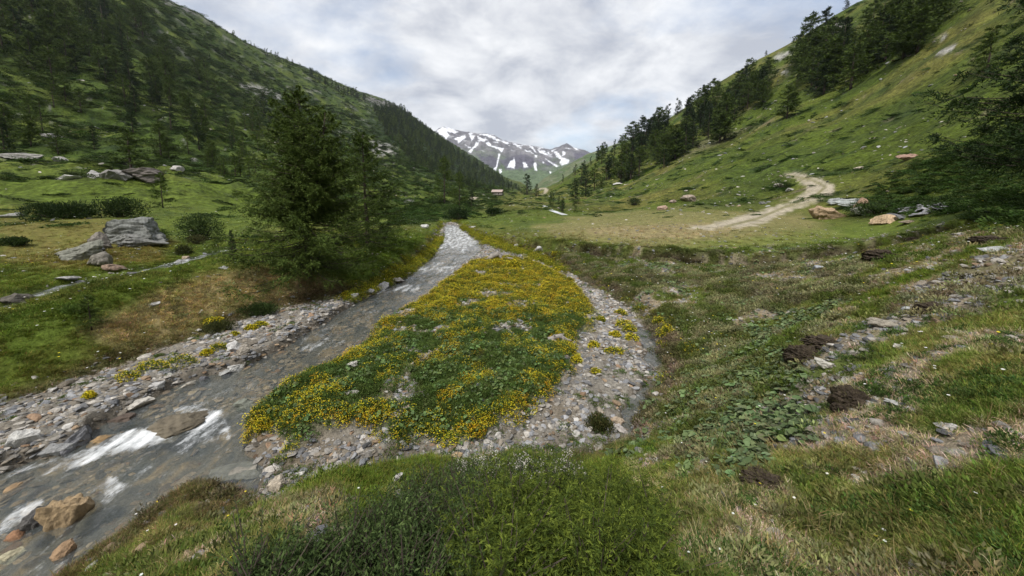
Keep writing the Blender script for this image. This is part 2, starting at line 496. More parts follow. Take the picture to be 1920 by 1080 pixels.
PATCH = [
    ([(1000, 425), (1120, 402), (1300, 393), (1500, 400), (1580, 440), (1500, 458), (1350, 464), (1150, 455), (1040, 445)], C3((.205, .175, .078)), .75, 10, 10, .25),
    ([(1100, 428), (1250, 418), (1400, 420), (1360, 440), (1200, 445), (1100, 440)], C3((.25, .195, .11)), .6, 6, 6, .3),
    ([(1540, 425), (1700, 425), (1640, 448), (1450, 460), (1300, 455)], green * 1.15, .75, 10, 8, .3),
    ([(150, 620), (300, 545), (420, 502), (540, 498), (650, 525), (560, 565), (420, 592), (330, 640), (220, 655)], C3((.27, .21, .11)), .9, 22, 14, .8),
    ([(0, 410), (180, 405), (330, 450), (300, 492), (120, 510), (0, 490)], C3((.15, .118, .038)), .75, 16, 14, .5),
    ([(0, 590), (200, 545), (340, 500), (440, 478), (540, 485), (300, 535), (160, 620), (0, 700)], C3((.070, .112, .014)), .7, 14, 12, .5),
    ([(690, 430), (820, 430), (810, 460), (740, 510), (640, 540), (600, 500), (680, 470)], C3((.070, .108, .014)), .85, 10, 8, .5),
    ([(0, 330), (200, 325), (420, 340), (560, 390), (430, 410), (200, 380), (0, 370)], C3((.085, .120, .018)), .8, 12, 8, .15),
    ([(560, 520), (640, 530), (660, 555), (590, 565), (540, 560)], brown * 1.3, .7, 12, 8, 1.5),
    ([(880, 374), (960, 366), (1000, 376), (1010, 392), (940, 400), (880, 392)], C3((.11, .115, .03)), .6, 6, 5, .05),
    # right bank slope
    ([(1030, 500), (1060, 462), (1200, 475), (1400, 480), (1560, 468), (1650, 500), (1560, 640), (1480, 720), (1440, 820), (1300, 860), (1180, 830), (1250, 700), (1240, 640), (1180, 575)], C3((.095, .105, .034)), .75, 14, 10, 1.),
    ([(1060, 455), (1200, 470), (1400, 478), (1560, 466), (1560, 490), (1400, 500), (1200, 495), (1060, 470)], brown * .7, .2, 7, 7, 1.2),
    ([(1420, 480), (1560, 485), (1600, 520), (1500, 560), (1400, 570), (1380, 520)], dirt * .85, .7, 18, 18, 1.6),
    ([(1190, 520), (1250, 500), (1290, 530), (1230, 570)], dirt * .7, .5, 12, 10, 1.6),
    ([(1380, 860), (1440, 780), (1480, 740), (1560, 650), (1680, 575), (1800, 500), (2100, 400), (2100, 500), (1780, 600), (1720, 620), (1620, 690), (1560, 780), (1450, 880)], dirt * .95, .9, 20, 16, 1.3),
    ([(1500, 600), (1700, 600), (2900, 500), (2900, 1300), (1250, 1100), (1200, 900), (1380, 860), (1560, 760)], C3((.125, .115, .048)), .75, 25, 20, 1.),
    ([(1750, 760), (1950, 700), (1950, 900), (1800, 860)], dirt * .7, .5, 20, 20, 1.5),
    ([(140, 1090), (280, 960), (370, 905), (460, 935), (600, 990), (700, 1000), (600, 1100)], C3((.065, .090, .022)), .7, 14, 10, 1.5),
]
for k, (poly, c, st, soft, jit, sc) in enumerate(PATCH):
    m = pmask(poly, soft, jit, sc, 200 + k * 5) * st * np.clip(.85 + .5 * n_fine, 0, 1.15)
    BASE = mix(BASE, c, np.clip(m, 0, 1))
zoneR = np.maximum(pmask([(1030, 500), (1060, 470), (1400, 482), (1560, 472), (1800, 430), (2900, 380), (2900, 1300), (1230, 1300), (1190, 900), (1150, 840), (1250, 700), (1240, 640), (1180, 575)], 20, 15, 1., 640), 0)
barepat = smooth(.0, .2, fbm(GX * 1.5 + 7, GY * 1.5, 4, 641) + .04) * zoneR
foreL = pmask([(120, 1150), (280, 965), (370, 910), (460, 935), (620, 960), (800, 900), (900, 900), (700, 1000), (500, 1080), (480, 1150)], 14, 10, 1.5, 648)
barepat = np.maximum(barepat, foreL * smooth(.10, .3, fbm(GX * 2.2 + 3, GY * 2.2, 4, 649)))
barepat = np.maximum(barepat, pmask([(515, 930), (640, 925), (625, 985), (575, 1015), (540, 1000)], 14, 12, 3, 650))
BASE = mix(BASE, C3((.15, .125, .055)), foreL * smooth(-.1, .25, fbm(GX * 2.6, GY * 2.6, 3, 652)) * .7)
greenpat = smooth(.0, .28, fbm(GX * 1.1, GY * 1.1 + 9, 4, 645)) * zoneR * (1 - barepat)
BASE = mix(BASE, C3((.070, .105, .018)), greenpat * .75)
BASE = mix(BASE, C3((.235, .195, .145)), barepat * .9)
# rock outcrops seen on the slopes
OUT = [[(450, 160), (480, 158), (510, 170), (535, 185), (520, 186), (480, 172)], [(455, 213), (475, 214), (470, 224)], [(690, 262), (740, 270), (750, 290), (700, 288)],
       [(1513, 70), (1545, 50), (1590, 36), (1590, 44), (1560, 62), (1530, 78)], [(1550, 62), (1570, 60), (1560, 72)], [(1380, 150), (1400, 132), (1400, 142), (1386, 155)],
       [(1450, 108), (1490, 88), (1490, 96), (1455, 114)], [(1460, 135), (1485, 128), (1475, 140)], [(0, 285), (50, 288), (40, 296), (0, 294)],
       [(1750, 75), (1775, 62), (1770, 72)], [(1750, 100), (1790, 85), (1785, 95)], [(680, 182), (700, 183), (770, 218), (785, 240), (750, 222), (720, 204)], [(305, 3), (350, 10), (400, 48), (370, 30)],
       [(690, 183), (750, 195), (740, 205), (700, 195)]]
for k, poly in enumerate(OUT):
    m = pmask(poly, 3, 5, .12, 400 + k * 3)
    BASE = mix(BASE, rockc * (1.25 if k not in (11, 12, 13) else .55), np.clip(m * 1.0, 0, 1) * .85)
for poly in ([(1265, 300), (1330, 255), (1450, 225), (1330, 280)], [(1330, 190), (1440, 150), (1500, 110), (1380, 165)]):
    BASE = mix(BASE, dirt, pmask(poly, 5, 6, .1, 500) * .35)
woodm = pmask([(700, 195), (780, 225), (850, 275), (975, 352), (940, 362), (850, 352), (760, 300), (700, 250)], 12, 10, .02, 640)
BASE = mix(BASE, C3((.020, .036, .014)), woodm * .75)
# dirt track
TRK = [(1470, 326), (1500, 324), (1530, 333), (1552, 342), (1566, 352), (1562, 364), (1535, 376), (1500, 390), (1460, 404), (1430, 420), (1390, 427), (1340, 429), (1280, 429),
       (1330, 420), (1390, 405), (1440, 392), (1480, 378), (1508, 362), (1512, 350), (1495, 338)]
m_trk = pmask(TRK, 3.5, 4, .8, 600)
TRK2 = [[(1010, 352), (1024, 352), (1030, 357), (1022, 364), (1012, 366), (1022, 358), (1020, 355), (1008, 354)], [(885, 368), (900, 366), (892, 374), (886, 374), (898, 384), (912, 391), (905, 391), (888, 382), (878, 374)]]
for q in TRK2:
    m_trk = np.maximum(m_trk, pmask(q, 1.2, 1, .2, 610))
rut = ldist([(1480, 330), (1520, 336), (1548, 350), (1530, 366), (1480, 385), (1420, 410), (1360, 425)], VPX, VPY)[0]
trkcol = mix(C3((.34, .30, .23)) + 0 * BASE, C3((.15, .14, .06)), np.clip(.75 * smooth(3.5, 1, rut) + .5 * smooth(.1, .4, n_mid), 0, .85) * (VPX > 1200))
BASE = mix(BASE, trkcol, m_trk)
# gravel and river bed
grav = C3((.19, .175, .15)); sand = C3((.17, .142, .105)); wet = C3((.085, .070, .052))
gb = mix(grav + 0 * BASE, sand, smooth(-.1, .4, n_mid)) * (1 + .35 * n_fine[..., None])
gb = mix(gb, C3((.12, .1, .08)), smooth(.1, .5, fbm(GX * 6, GY * 6, 2, 91)) * .7)
ks = smooth(-.15, .1, sG + .12 * n_fine + .1 * n_mid)
BASE = mix(BASE, gb, ks)
BASE = mix(BASE, C3((.075, .095, .024)), kF * .9)
bare = smooth(.16, .34, fbm(GX * 1.1 + 3, GY * 1.1, 3, 95)) * kF
BASE = mix(BASE, sand * .9, bare * .7)
bedn = fbm(GX * 3.2, GY * 1.7, 4, 97)
bedcol = 1.45 * mix(mix(C3((.085, .075, .058)) + 0 * BASE, C3((.19, .135, .070)), smooth(.02, .35, bedn)), C3((.035, .036, .032)), smooth(.02, .35, -bedn))
wetm = smooth(-.22, .0, sW)
BASE = mix(BASE, wet, np.maximum(wetm, smooth(-.15, .05, sP)) * .75)
BASE = mix(BASE, bedcol, smooth(-.02, .15, sW))
BASE = mix(BASE, C3((.045, .04, .03)), smooth(.55, .25, dB) * .8)
WETA = np.clip(np.maximum(np.maximum(wetm, smooth(-.15, .05, sP)), smooth(.6, .3, dB)), 0, 1)
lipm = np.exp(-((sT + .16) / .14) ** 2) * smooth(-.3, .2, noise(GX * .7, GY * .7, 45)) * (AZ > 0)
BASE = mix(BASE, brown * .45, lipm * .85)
# turf edge above the gravel: bare earth
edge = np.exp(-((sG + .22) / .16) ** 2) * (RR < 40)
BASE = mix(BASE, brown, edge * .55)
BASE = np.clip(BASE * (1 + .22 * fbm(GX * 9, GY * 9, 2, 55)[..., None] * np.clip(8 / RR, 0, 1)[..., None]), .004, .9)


# ------------------------------------------------------------------ mesh helpers
def set_attr(me, name, data, typ='FLOAT_COLOR', dom='POINT'):
    at = me.attributes.new(name, typ, dom)
    data = np.asarray(data, np.float32)
    if typ == 'FLOAT_COLOR':
        if data.shape[-1] == 3:
            data = np.concatenate([data, np.ones(data.shape[:-1] + (1,), np.float32)], -1)
        at.data.foreach_set('color', data.ravel())
    elif typ == 'FLOAT_VECTOR':
        at.data.foreach_set('vector', data.ravel())
    else:
        at.data.foreach_set('value', data.ravel() if typ != 'INT' else data.ravel().astype(np.int32))


def raw_mesh(name, V, F, mat=None, smooth_=True, col=None):
    """F: (n,3) or (n,4) array"""
    me = bpy.data.meshes.new(name)
    V = np.asarray(V, np.float32); F = np.asarray(F, np.int32)
    k = F.shape[1]
    me.vertices.add(len(V)); me.vertices.foreach_set('co', V.ravel())
    me.loops.add(F.size); me.loops.foreach_set('vertex_index', F.ravel())
    me.polygons.add(len(F)); me.polygons.foreach_set('loop_start', np.arange(0, F.size, k, dtype=np.int32))
    me.polygons.foreach_set('loop_total', np.full(len(F), k, np.int32))
    me.polygons.foreach_set('use_smooth', np.full(len(F), smooth_, bool))
    me.update(calc_edges=True)
    if col is not None:
        set_attr(me, 'col', col)
    if mat:
        me.materials.append(mat)
    return me


def link(name, me, parent=None, loc=None, **tags):
    o = bpy.data.objects.new(name, me)
    COL.objects.link(o)
    if parent:
        o.parent = parent
    if loc is not None:
        o.location = loc
    for k, v_ in tags.items():
        if v_ is not None:
            o[k] = v_
    return o


# ------------------------------------------------------------------ materials
def new_mat(name):
    m = bpy.data.materials.new(name)
    m.use_nodes = True
    m.node_tree.nodes.clear()
    return m, m.node_tree


def nd(t, typ, **kw):
    n = t.nodes.new(typ)
    for k, v_ in kw.items():
        if k in n.inputs:
            n.inputs[k].default_value = v_
        else:
            setattr(n, k, v_)
    return n


def mul_color(t, a, b, fac=1.0):
    m = t.nodes.new('ShaderNodeMix'); m.data_type = 'RGBA'; m.blend_type = 'MULTIPLY'
    m.inputs[0].default_value = fac
    t.links.new(a, m.inputs[6]); t.links.new(b, m.inputs[7])
    return m.outputs[2]


def ramp(t, fac, stops):
    r_ = t.nodes.new('ShaderNodeValToRGB')
    el = r_.color_ramp.elements
    while len(el) < len(stops):
        el.new(.5)
    for e_, (p, c) in zip(el, stops):
        e_.position = p; e_.color = (c, c, c, 1) if isinstance(c, (int, float)) else (*c, 1)
    t.links.new(fac, r_.inputs[0])
    return r_.outputs[0]


def ground_material(name, scales, bump, rough=.9):
    m, t = new_mat(name)
    o = nd(t, 'ShaderNodeOutputMaterial'); p = nd(t, 'ShaderNodeBsdfPrincipled', Roughness=rough)
    p.inputs['Specular IOR Level'].default_value = .12
    a = nd(t, 'ShaderNodeAttribute', attribute_name='col')
    w = nd(t, 'ShaderNodeAttribute', attribute_name='wet')
    g = nd(t, 'ShaderNodeNewGeometry')
    c = a.outputs['Color']
    hs = None
    for s, amp in scales:
        n = nd(t, 'ShaderNodeTexNoise', Scale=s, Detail=6.0, Roughness=.65)
        t.links.new(g.outputs['Position'], n.inputs['Vector'])
        c = mul_color(t, c, ramp(t, n.outputs[0], [(.3, 1 - amp), (.5, 1.0), (.72, 1 + amp)]))
        hs = n.outputs[0] if hs is None else hs
    t.links.new(c, p.inputs['Base Color'])
    mr = nd(t, 'ShaderNodeMapRange'); mr.inputs['To Min'].default_value = rough; mr.inputs['To Max'].default_value = .25
    t.links.new(w.outputs['Fac'], mr.inputs['Value']); t.links.new(mr.outputs[0], p.inputs['Roughness'])
    b = nd(t, 'ShaderNodeBump', Strength=bump[0], Distance=bump[1])
    t.links.new(hs, b.inputs['Height']); t.links.new(b.outputs[0], p.inputs['Normal'])
    t.links.new(p.outputs[0], o.inputs[0])
    return m


MAT_NEAR = ground_material('ground_soil', [(26, .45), (90, .35)], (.8, .03))
MAT_FAR = ground_material('hill_turf', [(.55, .45), (2.2, .5), (.12, .25)], (1.0, .9))
MAT_MEADOW = ground_material('meadow_turf', [(3.2, .38), (14, .4)], (.9, .08))


def leaf_material(name, trans=.25, rough=.6, tint=True, vary=.35):
    m, t = new_mat(name)
    o = nd(t, 'ShaderNodeOutputMaterial'); p = nd(t, 'ShaderNodeBsdfPrincipled', Roughness=rough)
    p.inputs['Specular IOR Level'].default_value = .1
    a = nd(t, 'ShaderNodeAttribute', attribute_name='col')
    c = a.outputs['Color']
    if tint:
        ti = nd(t, 'ShaderNodeAttribute', attribute_name='tint'); ti.attribute_type = 'INSTANCER'
        c = mul_color(t, c, ti.outputs['Color'])
    tr = nd(t, 'ShaderNodeBsdfTranslucent')
    t.links.new(c, p.inputs['Base Color']); t.links.new(c, tr.inputs['Color'])
    mx = nd(t, 'ShaderNodeMixShader'); mx.inputs[0].default_value = trans
    t.links.new(p.outputs[0], mx.inputs[1]); t.links.new(tr.outputs[0], mx.inputs[2]); t.links.new(mx.outputs[0], o.inputs[0])
    return m


MAT_LEAF_T = leaf_material('leaf_scattered')
MAT_LEAF = leaf_material('leaf', tint=False)
MAT_NEEDLE = leaf_material('needles', .12, .65, tint=False)


def rock_material(name, tint=True, scale=6.0, lichen=.25):
    m, t = new_mat(name)
    o = nd(t, 'ShaderNodeOutputMaterial'); p = nd(t, 'ShaderNodeBsdfPrincipled', Roughness=.82)
    p.inputs['Specular IOR Level'].default_value = .3
    tcn = nd(t, 'ShaderNodeTexCoord'); g = nd(t, 'ShaderNodeNewGeometry')
    if tint:
        a = nd(t, 'ShaderNodeAttribute', attribute_name='tint'); a.attribute_type = 'INSTANCER'
    else:
        a = nd(t, 'ShaderNodeAttribute', attribute_name='col')
    n = nd(t, 'ShaderNodeTexNoise', Scale=scale, Detail=8.0, Roughness=.7)
    t.links.new(g.outputs['Position'], n.inputs['Vector'])
    wv = nd(t, 'ShaderNodeTexWave', Scale=2.6, Distortion=7.0, Detail=4.0); wv.inputs['Detail Scale'].default_value = 2.0
    t.links.new(tcn.outputs['Object'], wv.inputs['Vector'])
    n3 = nd(t, 'ShaderNodeTexNoise', Scale=scale * 5, Detail=5.0, Roughness=.7)
    t.links.new(g.outputs['Position'], n3.inputs['Vector'])
    c = mul_color(t, a.outputs['Color'], ramp(t, n.outputs[0], [(.32, .62), (.5, 1.0), (.7, 1.25)]))
    c = mul_color(t, c, ramp(t, wv.outputs[0], [(.0, .8), (.6, 1.05)]), .8)
    c = mul_color(t, c, ramp(t, n3.outputs[0], [(.36, .55), (.5, 1.0)]), .7)
    t.links.new(c, p.inputs['Base Color'])
    b = nd(t, 'ShaderNodeBump', Strength=.7, Distance=.04)
    t.links.new(n.outputs[0], b.inputs['Height']); t.links.new(b.outputs[0], p.inputs['Normal'])
    t.links.new(p.outputs[0], o.inputs[0])
    return m


MAT_STONE = rock_material('stone', True, 22.0)
MAT_BOULDER = rock_material('boulder_rock', True, 3.5)


def simple_material(name, col, rough=.8, ns=12.0, amp=.4, stretch=None, bump=.4):
    m, t = new_mat(name)
    o = nd(t, 'ShaderNodeOutputMaterial'); p = nd(t, 'ShaderNodeBsdfPrincipled', Roughness=rough)
    p.inputs['Specular IOR Level'].default_value = .25
    tcn = nd(t, 'ShaderNodeTexCoord'); mp_ = nd(t, 'ShaderNodeMapping')
    if stretch:
        mp_.inputs['Scale'].default_value = stretch
    t.links.new(tcn.outputs['Object'], mp_.inputs[0])
    n = nd(t, 'ShaderNodeTexNoise', Scale=ns, Detail=6.0, Roughness=.65)
    t.links.new(mp_.outputs[0], n.inputs['Vector'])
    rg = nd(t, 'ShaderNodeRGB'); rg.outputs[0].default_value = (*col, 1)
    t.links.new(mul_color(t, rg.outputs[0], ramp(t, n.outputs[0], [(.3, 1 - amp), (.5, 1.), (.7, 1 + amp)])), p.inputs['Base Color'])
    b = nd(t, 'ShaderNodeBump', Strength=bump, Distance=.02)
    t.links.new(n.outputs[0], b.inputs['Height']); t.links.new(b.outputs[0], p.inputs['Normal'])
    t.links.new(p.outputs[0], o.inputs[0])
    return m


MAT_BARK = simple_material('larch_bark', (.055, .042, .034), .9, 14, .5, (1, 1, .35), .8)
MAT_DRIFT = simple_material('weathered_wood', (.24, .22, .20), .85, 9, .45, (1, 5, 5), .6)
MAT_DARKWOOD = simple_material('dark_timber', (.055, .035, .024), .85, 6, .35, (1, 1, 6))
MAT_ROOF = simple_material('rusty_pinkish_roof_sheet', (.36, .29, .26), .6, 1.5, .25)
MAT_SOIL = simple_material('dark_soil', (.050, .038, .027), .95, 25, .6, None, 1.0)
MAT_BASEROCK = simple_material('hut_base_stone', (.22, .2, .18), .9, 3, .5)


def water_material():
    m, t = new_mat('stream_water')
    o = nd(t, 'ShaderNodeOutputMaterial')
    g = nd(t, 'ShaderNodeNewGeometry')
    mp_ = nd(t, 'ShaderNodeMapping'); mp_.inputs['Scale'].default_value = (1.0, .38, 1); mp_.inputs['Rotation'].default_value = (0, 0, R(8))
    t.links.new(g.outputs['Position'], mp_.inputs[0])
    n = nd(t, 'ShaderNodeTexNoise', Scale=7.0, Detail=6.0, Roughness=.6, Distortion=.6)
    n2_ = nd(t, 'ShaderNodeTexNoise', Scale=26.0, Detail=3.0, Roughness=.6)
    t.links.new(mp_.outputs[0], n.inputs['Vector']); t.links.new(mp_.outputs[0], n2_.inputs['Vector'])
    b = nd(t, 'ShaderNodeBump', Strength=.6, Distance=.035); t.links.new(n.outputs[0], b.inputs['Height'])
    b2 = nd(t, 'ShaderNodeBump', Strength=.35, Distance=.005); t.links.new(n2_.outputs[0], b2.inputs['Height']); t.links.new(b.outputs[0], b2.inputs['Normal'])
    fr = nd(t, 'ShaderNodeFresnel', IOR=1.36); t.links.new(b2.outputs[0], fr.inputs['Normal'])
    gl = nd(t, 'ShaderNodeBsdfGlossy', Roughness=.08); t.links.new(b2.outputs[0], gl.inputs['Normal'])
    tr = nd(t, 'ShaderNodeBsdfTransparent'); tr.inputs['Color'].default_value = (.86, .88, .84, 1)
    di = nd(t, 'ShaderNodeBsdfDiffuse'); di.inputs['Color'].default_value = (.22, .25, .25, 1); t.links.new(b.outputs[0], di.inputs['Normal'])
    body = nd(t, 'ShaderNodeMixShader'); body.inputs[0].default_value = .17
    t.links.new(tr.outputs[0], body.inputs[1]); t.links.new(di.outputs[0], body.inputs[2])
    mx = nd(t, 'ShaderNodeMixShader'); t.links.new(fr.outputs[0], mx.inputs[0])
    t.links.new(body.outputs[0], mx.inputs[1]); t.links.new(gl.outputs[0], mx.inputs[2])
    fo = nd(t, 'ShaderNodeAttribute', attribute_name='foam_glint')
    nf = nd(t, 'ShaderNodeTexNoise', Scale=16.0, Detail=8.0, Roughness=.7, Distortion=.8); t.links.new(mp_.outputs[0], nf.inputs['Vector'])
    ad = nd(t, 'ShaderNodeMath', operation='ADD'); t.links.new(fo.outputs['Fac'], ad.inputs[0]); nm = nd(t, 'ShaderNodeMath', operation='MULTIPLY'); nm.inputs[1].default_value = 1.7
    nf2 = nd(t, 'ShaderNodeTexNoise', Scale=55.0, Detail=4.0, Roughness=.7); t.links.new(mp_.outputs[0], nf2.inputs['Vector'])
    nx_ = nd(t, 'ShaderNodeMix'); nx_.inputs[0].default_value = .5; t.links.new(nf.outputs[0], nx_.inputs[2]); t.links.new(nf2.outputs[0], nx_.inputs[3]); t.links.new(nx_.outputs[0], nm.inputs[0]); t.links.new(nm.outputs[0], ad.inputs[1])
    mr = nd(t, 'ShaderNodeMapRange'); mr.inputs['From Min'].default_value = 1.0; mr.inputs['From Max'].default_value = 1.75; mr.inputs['To Max'].default_value = .9
    t.links.new(ad.outputs[0], mr.inputs['Value'])
    fd = nd(t, 'ShaderNodeBsdfDiffuse'); fd.inputs['Color'].default_value = (.78, .80, .82, 1); t.links.new(b2.outputs[0], fd.inputs['Normal'])
    m3 = nd(t, 'ShaderNodeMixShader'); t.links.new(mr.outputs[0], m3.inputs[0]); t.links.new(mx.outputs[0], m3.inputs[1]); t.links.new(fd.outputs[0], m3.inputs[2])
    t.links.new(m3.outputs[0], o.inputs[0])
    return m


MAT_WATER = water_material()

# ------------------------------------------------------------------ ground objects (one grid, split by what it is)
IDX = np.arange(NR * NC).reshape(NR, NC)
FQ = np.stack([IDX[:-1, :-1], IDX[:-1, 1:], IDX[1:, 1:], IDX[1:, :-1]], -1).reshape(-1, 4)
VALL = np.stack([GX, GY, GZ], -1).reshape(-1, 3)
CALL = BASE.reshape(-1, 3)
WALL_ = WETA.reshape(-1)


def fmean(a):
    return (a[:-1, :-1] + a[1:, 1:]).reshape(-1) / 2


isG = (fmean(sG) > -.02)
isT = (fmean(m_trk) > .5) & ~isG
fr_ = fmean(RR)
isH = (fr_ > 48) & ~isG & ~isT
isM = (fr_ > 14) & (fr_ <= 48) & ~isG & ~isT
isN = ~(isG | isT | isH | isM)


def sub_mesh(name, sel, mat, zoff=None, extra=None):
    f = FQ[sel]
    used, inv = np.unique(f, return_inverse=True)
    me = raw_mesh(name, VALL[used] if zoff is None else zoff[used], inv.reshape(-1, 4), mat, True, CALL[used])
    set_attr(me, 'wet', WALL_[used], 'FLOAT')
    if extra:
        for k, a in extra.items():
            set_attr(me, k, a[used], 'FLOAT')
    return me


link('riverbed', sub_mesh('riverbed', isG, MAT_NEAR), kind='structure')
link('dirt_track', sub_mesh('dirt_track', isT, MAT_MEADOW), kind='structure')
link('hillside', sub_mesh('hillside', isH, MAT_FAR), kind='structure')
link('meadow', sub_mesh('meadow', isM, MAT_MEADOW), kind='structure')
link('ground', sub_mesh('ground', isN, MAT_NEAR), kind='structure')

# water surfaces
flow = .05 * noise(GX * 1.3, GY * .7, 301) + .014 * noise(GX * 4, GY * 2, 302) + .005 * noise(GX * 10, GY * 5, 303) * np.clip(12 / RR, 0, 1)
WZ = wl + .015 + flow * .55
FOAM_GLINT = np.zeros_like(GX)
streak = fbm(GX * 5 + .6 * noise(GX, GY, 4), GY * 1.3, 4, 311)
for poly, st in (([(330, 790), (370, 785), (425, 800), (430, 830), (400, 850), (350, 880), (300, 905), (335, 860), (375, 830)], .52), ([(225, 835), (330, 840), (330, 860), (250, 875), (140, 905), (80, 935), (60, 920), (150, 880), (200, 855)], .55),
                 ([(0, 1030), (40, 990), (85, 970), (90, 985), (40, 1025), (0, 1055)], .5), ([(290, 915), (320, 915), (300, 930)], .4), ([(210, 925), (240, 940), (200, 985), (190, 975)], .35),
                 ([(560, 640), (640, 650), (600, 680), (540, 670)], .18), ([(720, 545), (790, 545), (780, 560), (700, 560)], .3), ([(760, 505), (860, 505), (850, 520), (760, 518)], .25),
                 ([(830, 425), (870, 425), (900, 450), (870, 480), (820, 470), (835, 440)], .22), ([(40, 880), (160, 850), (160, 880), (60, 900), (0, 930), (0, 910)], .25)):
    FOAM_GLINT = np.maximum(FOAM_GLINT, pmask(poly, 7, 6, 1.5, 700) * st)
FOAM_GLINT = FOAM_GLINT * (.68 + 1.5 * streak) + np.maximum(streak, -.1) * .30 * smooth(.05, .3, sW) + .04 + .17 * smooth(10, 26, GY) + .05 * smooth(.2, .5, noise(GX * .8, GY * 1.1, 320))  # streaks and distance term paint glints and silver sheen in with the white water
WV = np.stack([GX, GY, WZ], -1).reshape(-1, 3)
selW = (fmean(sW) > -.12) & (fmean(np.minimum(np.abs(AZ), 2)) < R(62))
link('stream', sub_mesh('stream', selW, MAT_WATER, WV, {'foam_glint': FOAM_GLINT.reshape(-1)}), kind='structure')
selP = fmean(sP) > -.05
WV2 = np.stack([GX, GY, wl + .028 + flow * .1], -1).reshape(-1, 3)
link('side_channel_water', sub_mesh('side_channel_water', selP & ~selW, MAT_WATER, WV2, {'foam_glint': (0 * FOAM_GLINT).reshape(-1)}), kind='structure')
selB = fmean(dB) < .6
WV3 = np.stack([GX, GY, ZB - .07 + flow * .4], -1).reshape(-1, 3)
bf = -.05 + .22 * smooth(-7.5, -9.5, GX) + .2 * (np.abs(VPX - 260) < 22) + .2 * (np.abs(VPX - 340) < 14) + .2 * (np.abs(VPX - 440) < 20) + streak * .5
link('brook', sub_mesh('brook', selB, MAT_WATER, WV3, {'foam_glint': bf.reshape(-1)}), kind='structure')

# ------------------------------------------------------------------ far mountains
MSKY = [(740, 300), (790, 262), (815, 247), (822, 241), (830, 237), (840, 238.5), (863, 245), (880, 247), (894.6, 250.5), (904, 249.5), (913, 250), (926, 253), (942.5, 262.5), (959, 266.7), (975, 270), (988, 272),
        (1009, 275), (1030, 280), (1046.7, 275), (1055, 271), (1063, 268.5), (1071, 273), (1080, 278), (1096.7, 281), (1105, 285), (1150, 300), (1220, 330)]
mc = np.linspace(math.atan((730 - 960) / FPX), math.atan((1230 - 960) / FPX), 520)
mt = np.linspace(0, 1, 260)
MA, MT = np.meshgrid(mc, mt)
def e_of(px, py):
    d = ray(px, py); return d[2] / math.hypot(d[0], d[1])
ska = [math.atan2(ray(*p)[0], ray(*p)[1]) for p in MSKY]; ske = [e_of(*p) for p in MSKY]
es = np.interp(MA, ska, ske) + .0012 * noise(MA * 140, MA * 0, 3) + .0007 * noise(MA * 420, MA * 0, 4)
e0 = .012
T = MT / .86
prof = np.where(T < 1, np.interp(T, [0, .2, .45, .8, 1], [0, .22, .42, .86, 1.0]), 1 - (T - 1) * 2.0)
ME_ = e0 + (es - e0) * prof
MR = 1500 + 2300 * MT ** 1.15
MX, MY = MR * np.sin(MA), MR * np.cos(MA)
gul = fbm(MX / 90 + .6 * noise(MX / 300, MY / 300, 5), MY / 260, 5, 811)
ridg = 1 - 2 * np.abs(fbm(MX / 160, MY / 200, 5, 815))
ins = np.clip(T * (1.02 - T) * 4, 0, 1) * (T < 1.02)
MZ = EYE + ME_ * MR + ins * (gul * 26 + ridg * 22 - 12)
# green shoulder coming in from the right
MPX, MPY = project(MX, MY, MZ)
mh = smooth(-.3, .5, fbm(MX / 120, MY / 120, 4, 820))
MC = mix(C3((.115, .112, .125)) + 0 * MZ[..., None], C3((.175, .17, .18)), smooth(-.2, .3, gul))
lowg = smooth(.78, .45, T + .25 * fbm(MX / 130, MY / 130, 4, 822))
MC = mix(MC, C3((.085, .125, .060)) * (1 + .2 * gul[..., None]), lowg * .9)
cliff = np.zeros_like(MZ)
def mmask(poly, soft, jit, seed=0):
    pa = np.array(poly, float); x0, y0 = pa.min(0) - 20; x1, y1 = pa.max(0) + 20
    q = (MPX > x0) & (MPX < x1) & (MPY > y0) & (MPY < y1)
    m = np.zeros_like(MZ)
    m[q] = smooth(-soft, soft, sdist(poly, MPX[q], MPY[q]) + jit * (noise(MX[q] / 22, MY[q] / 40, seed) + .6 * noise(MX[q] / 9, MY[q] / 20, seed + 1)))
    return m
for poly in ([(895, 290), (925, 292), (940, 308), (930, 318), (905, 308)], [(935, 300), (975, 288), (1000, 295), (1010, 310), (985, 318), (950, 318)], [(1010, 300), (1040, 305), (1030, 312)],
             [(1075, 288), (1100, 286), (1095, 300), (1080, 300)]):
    MC = mix(MC, C3((.085, .078, .11)), mmask(poly, 4, 4, 830) * .85)
Z = lambda pts: [(780 + x * 400 / 1920, 200 + y * .20833) for x, y in pts]
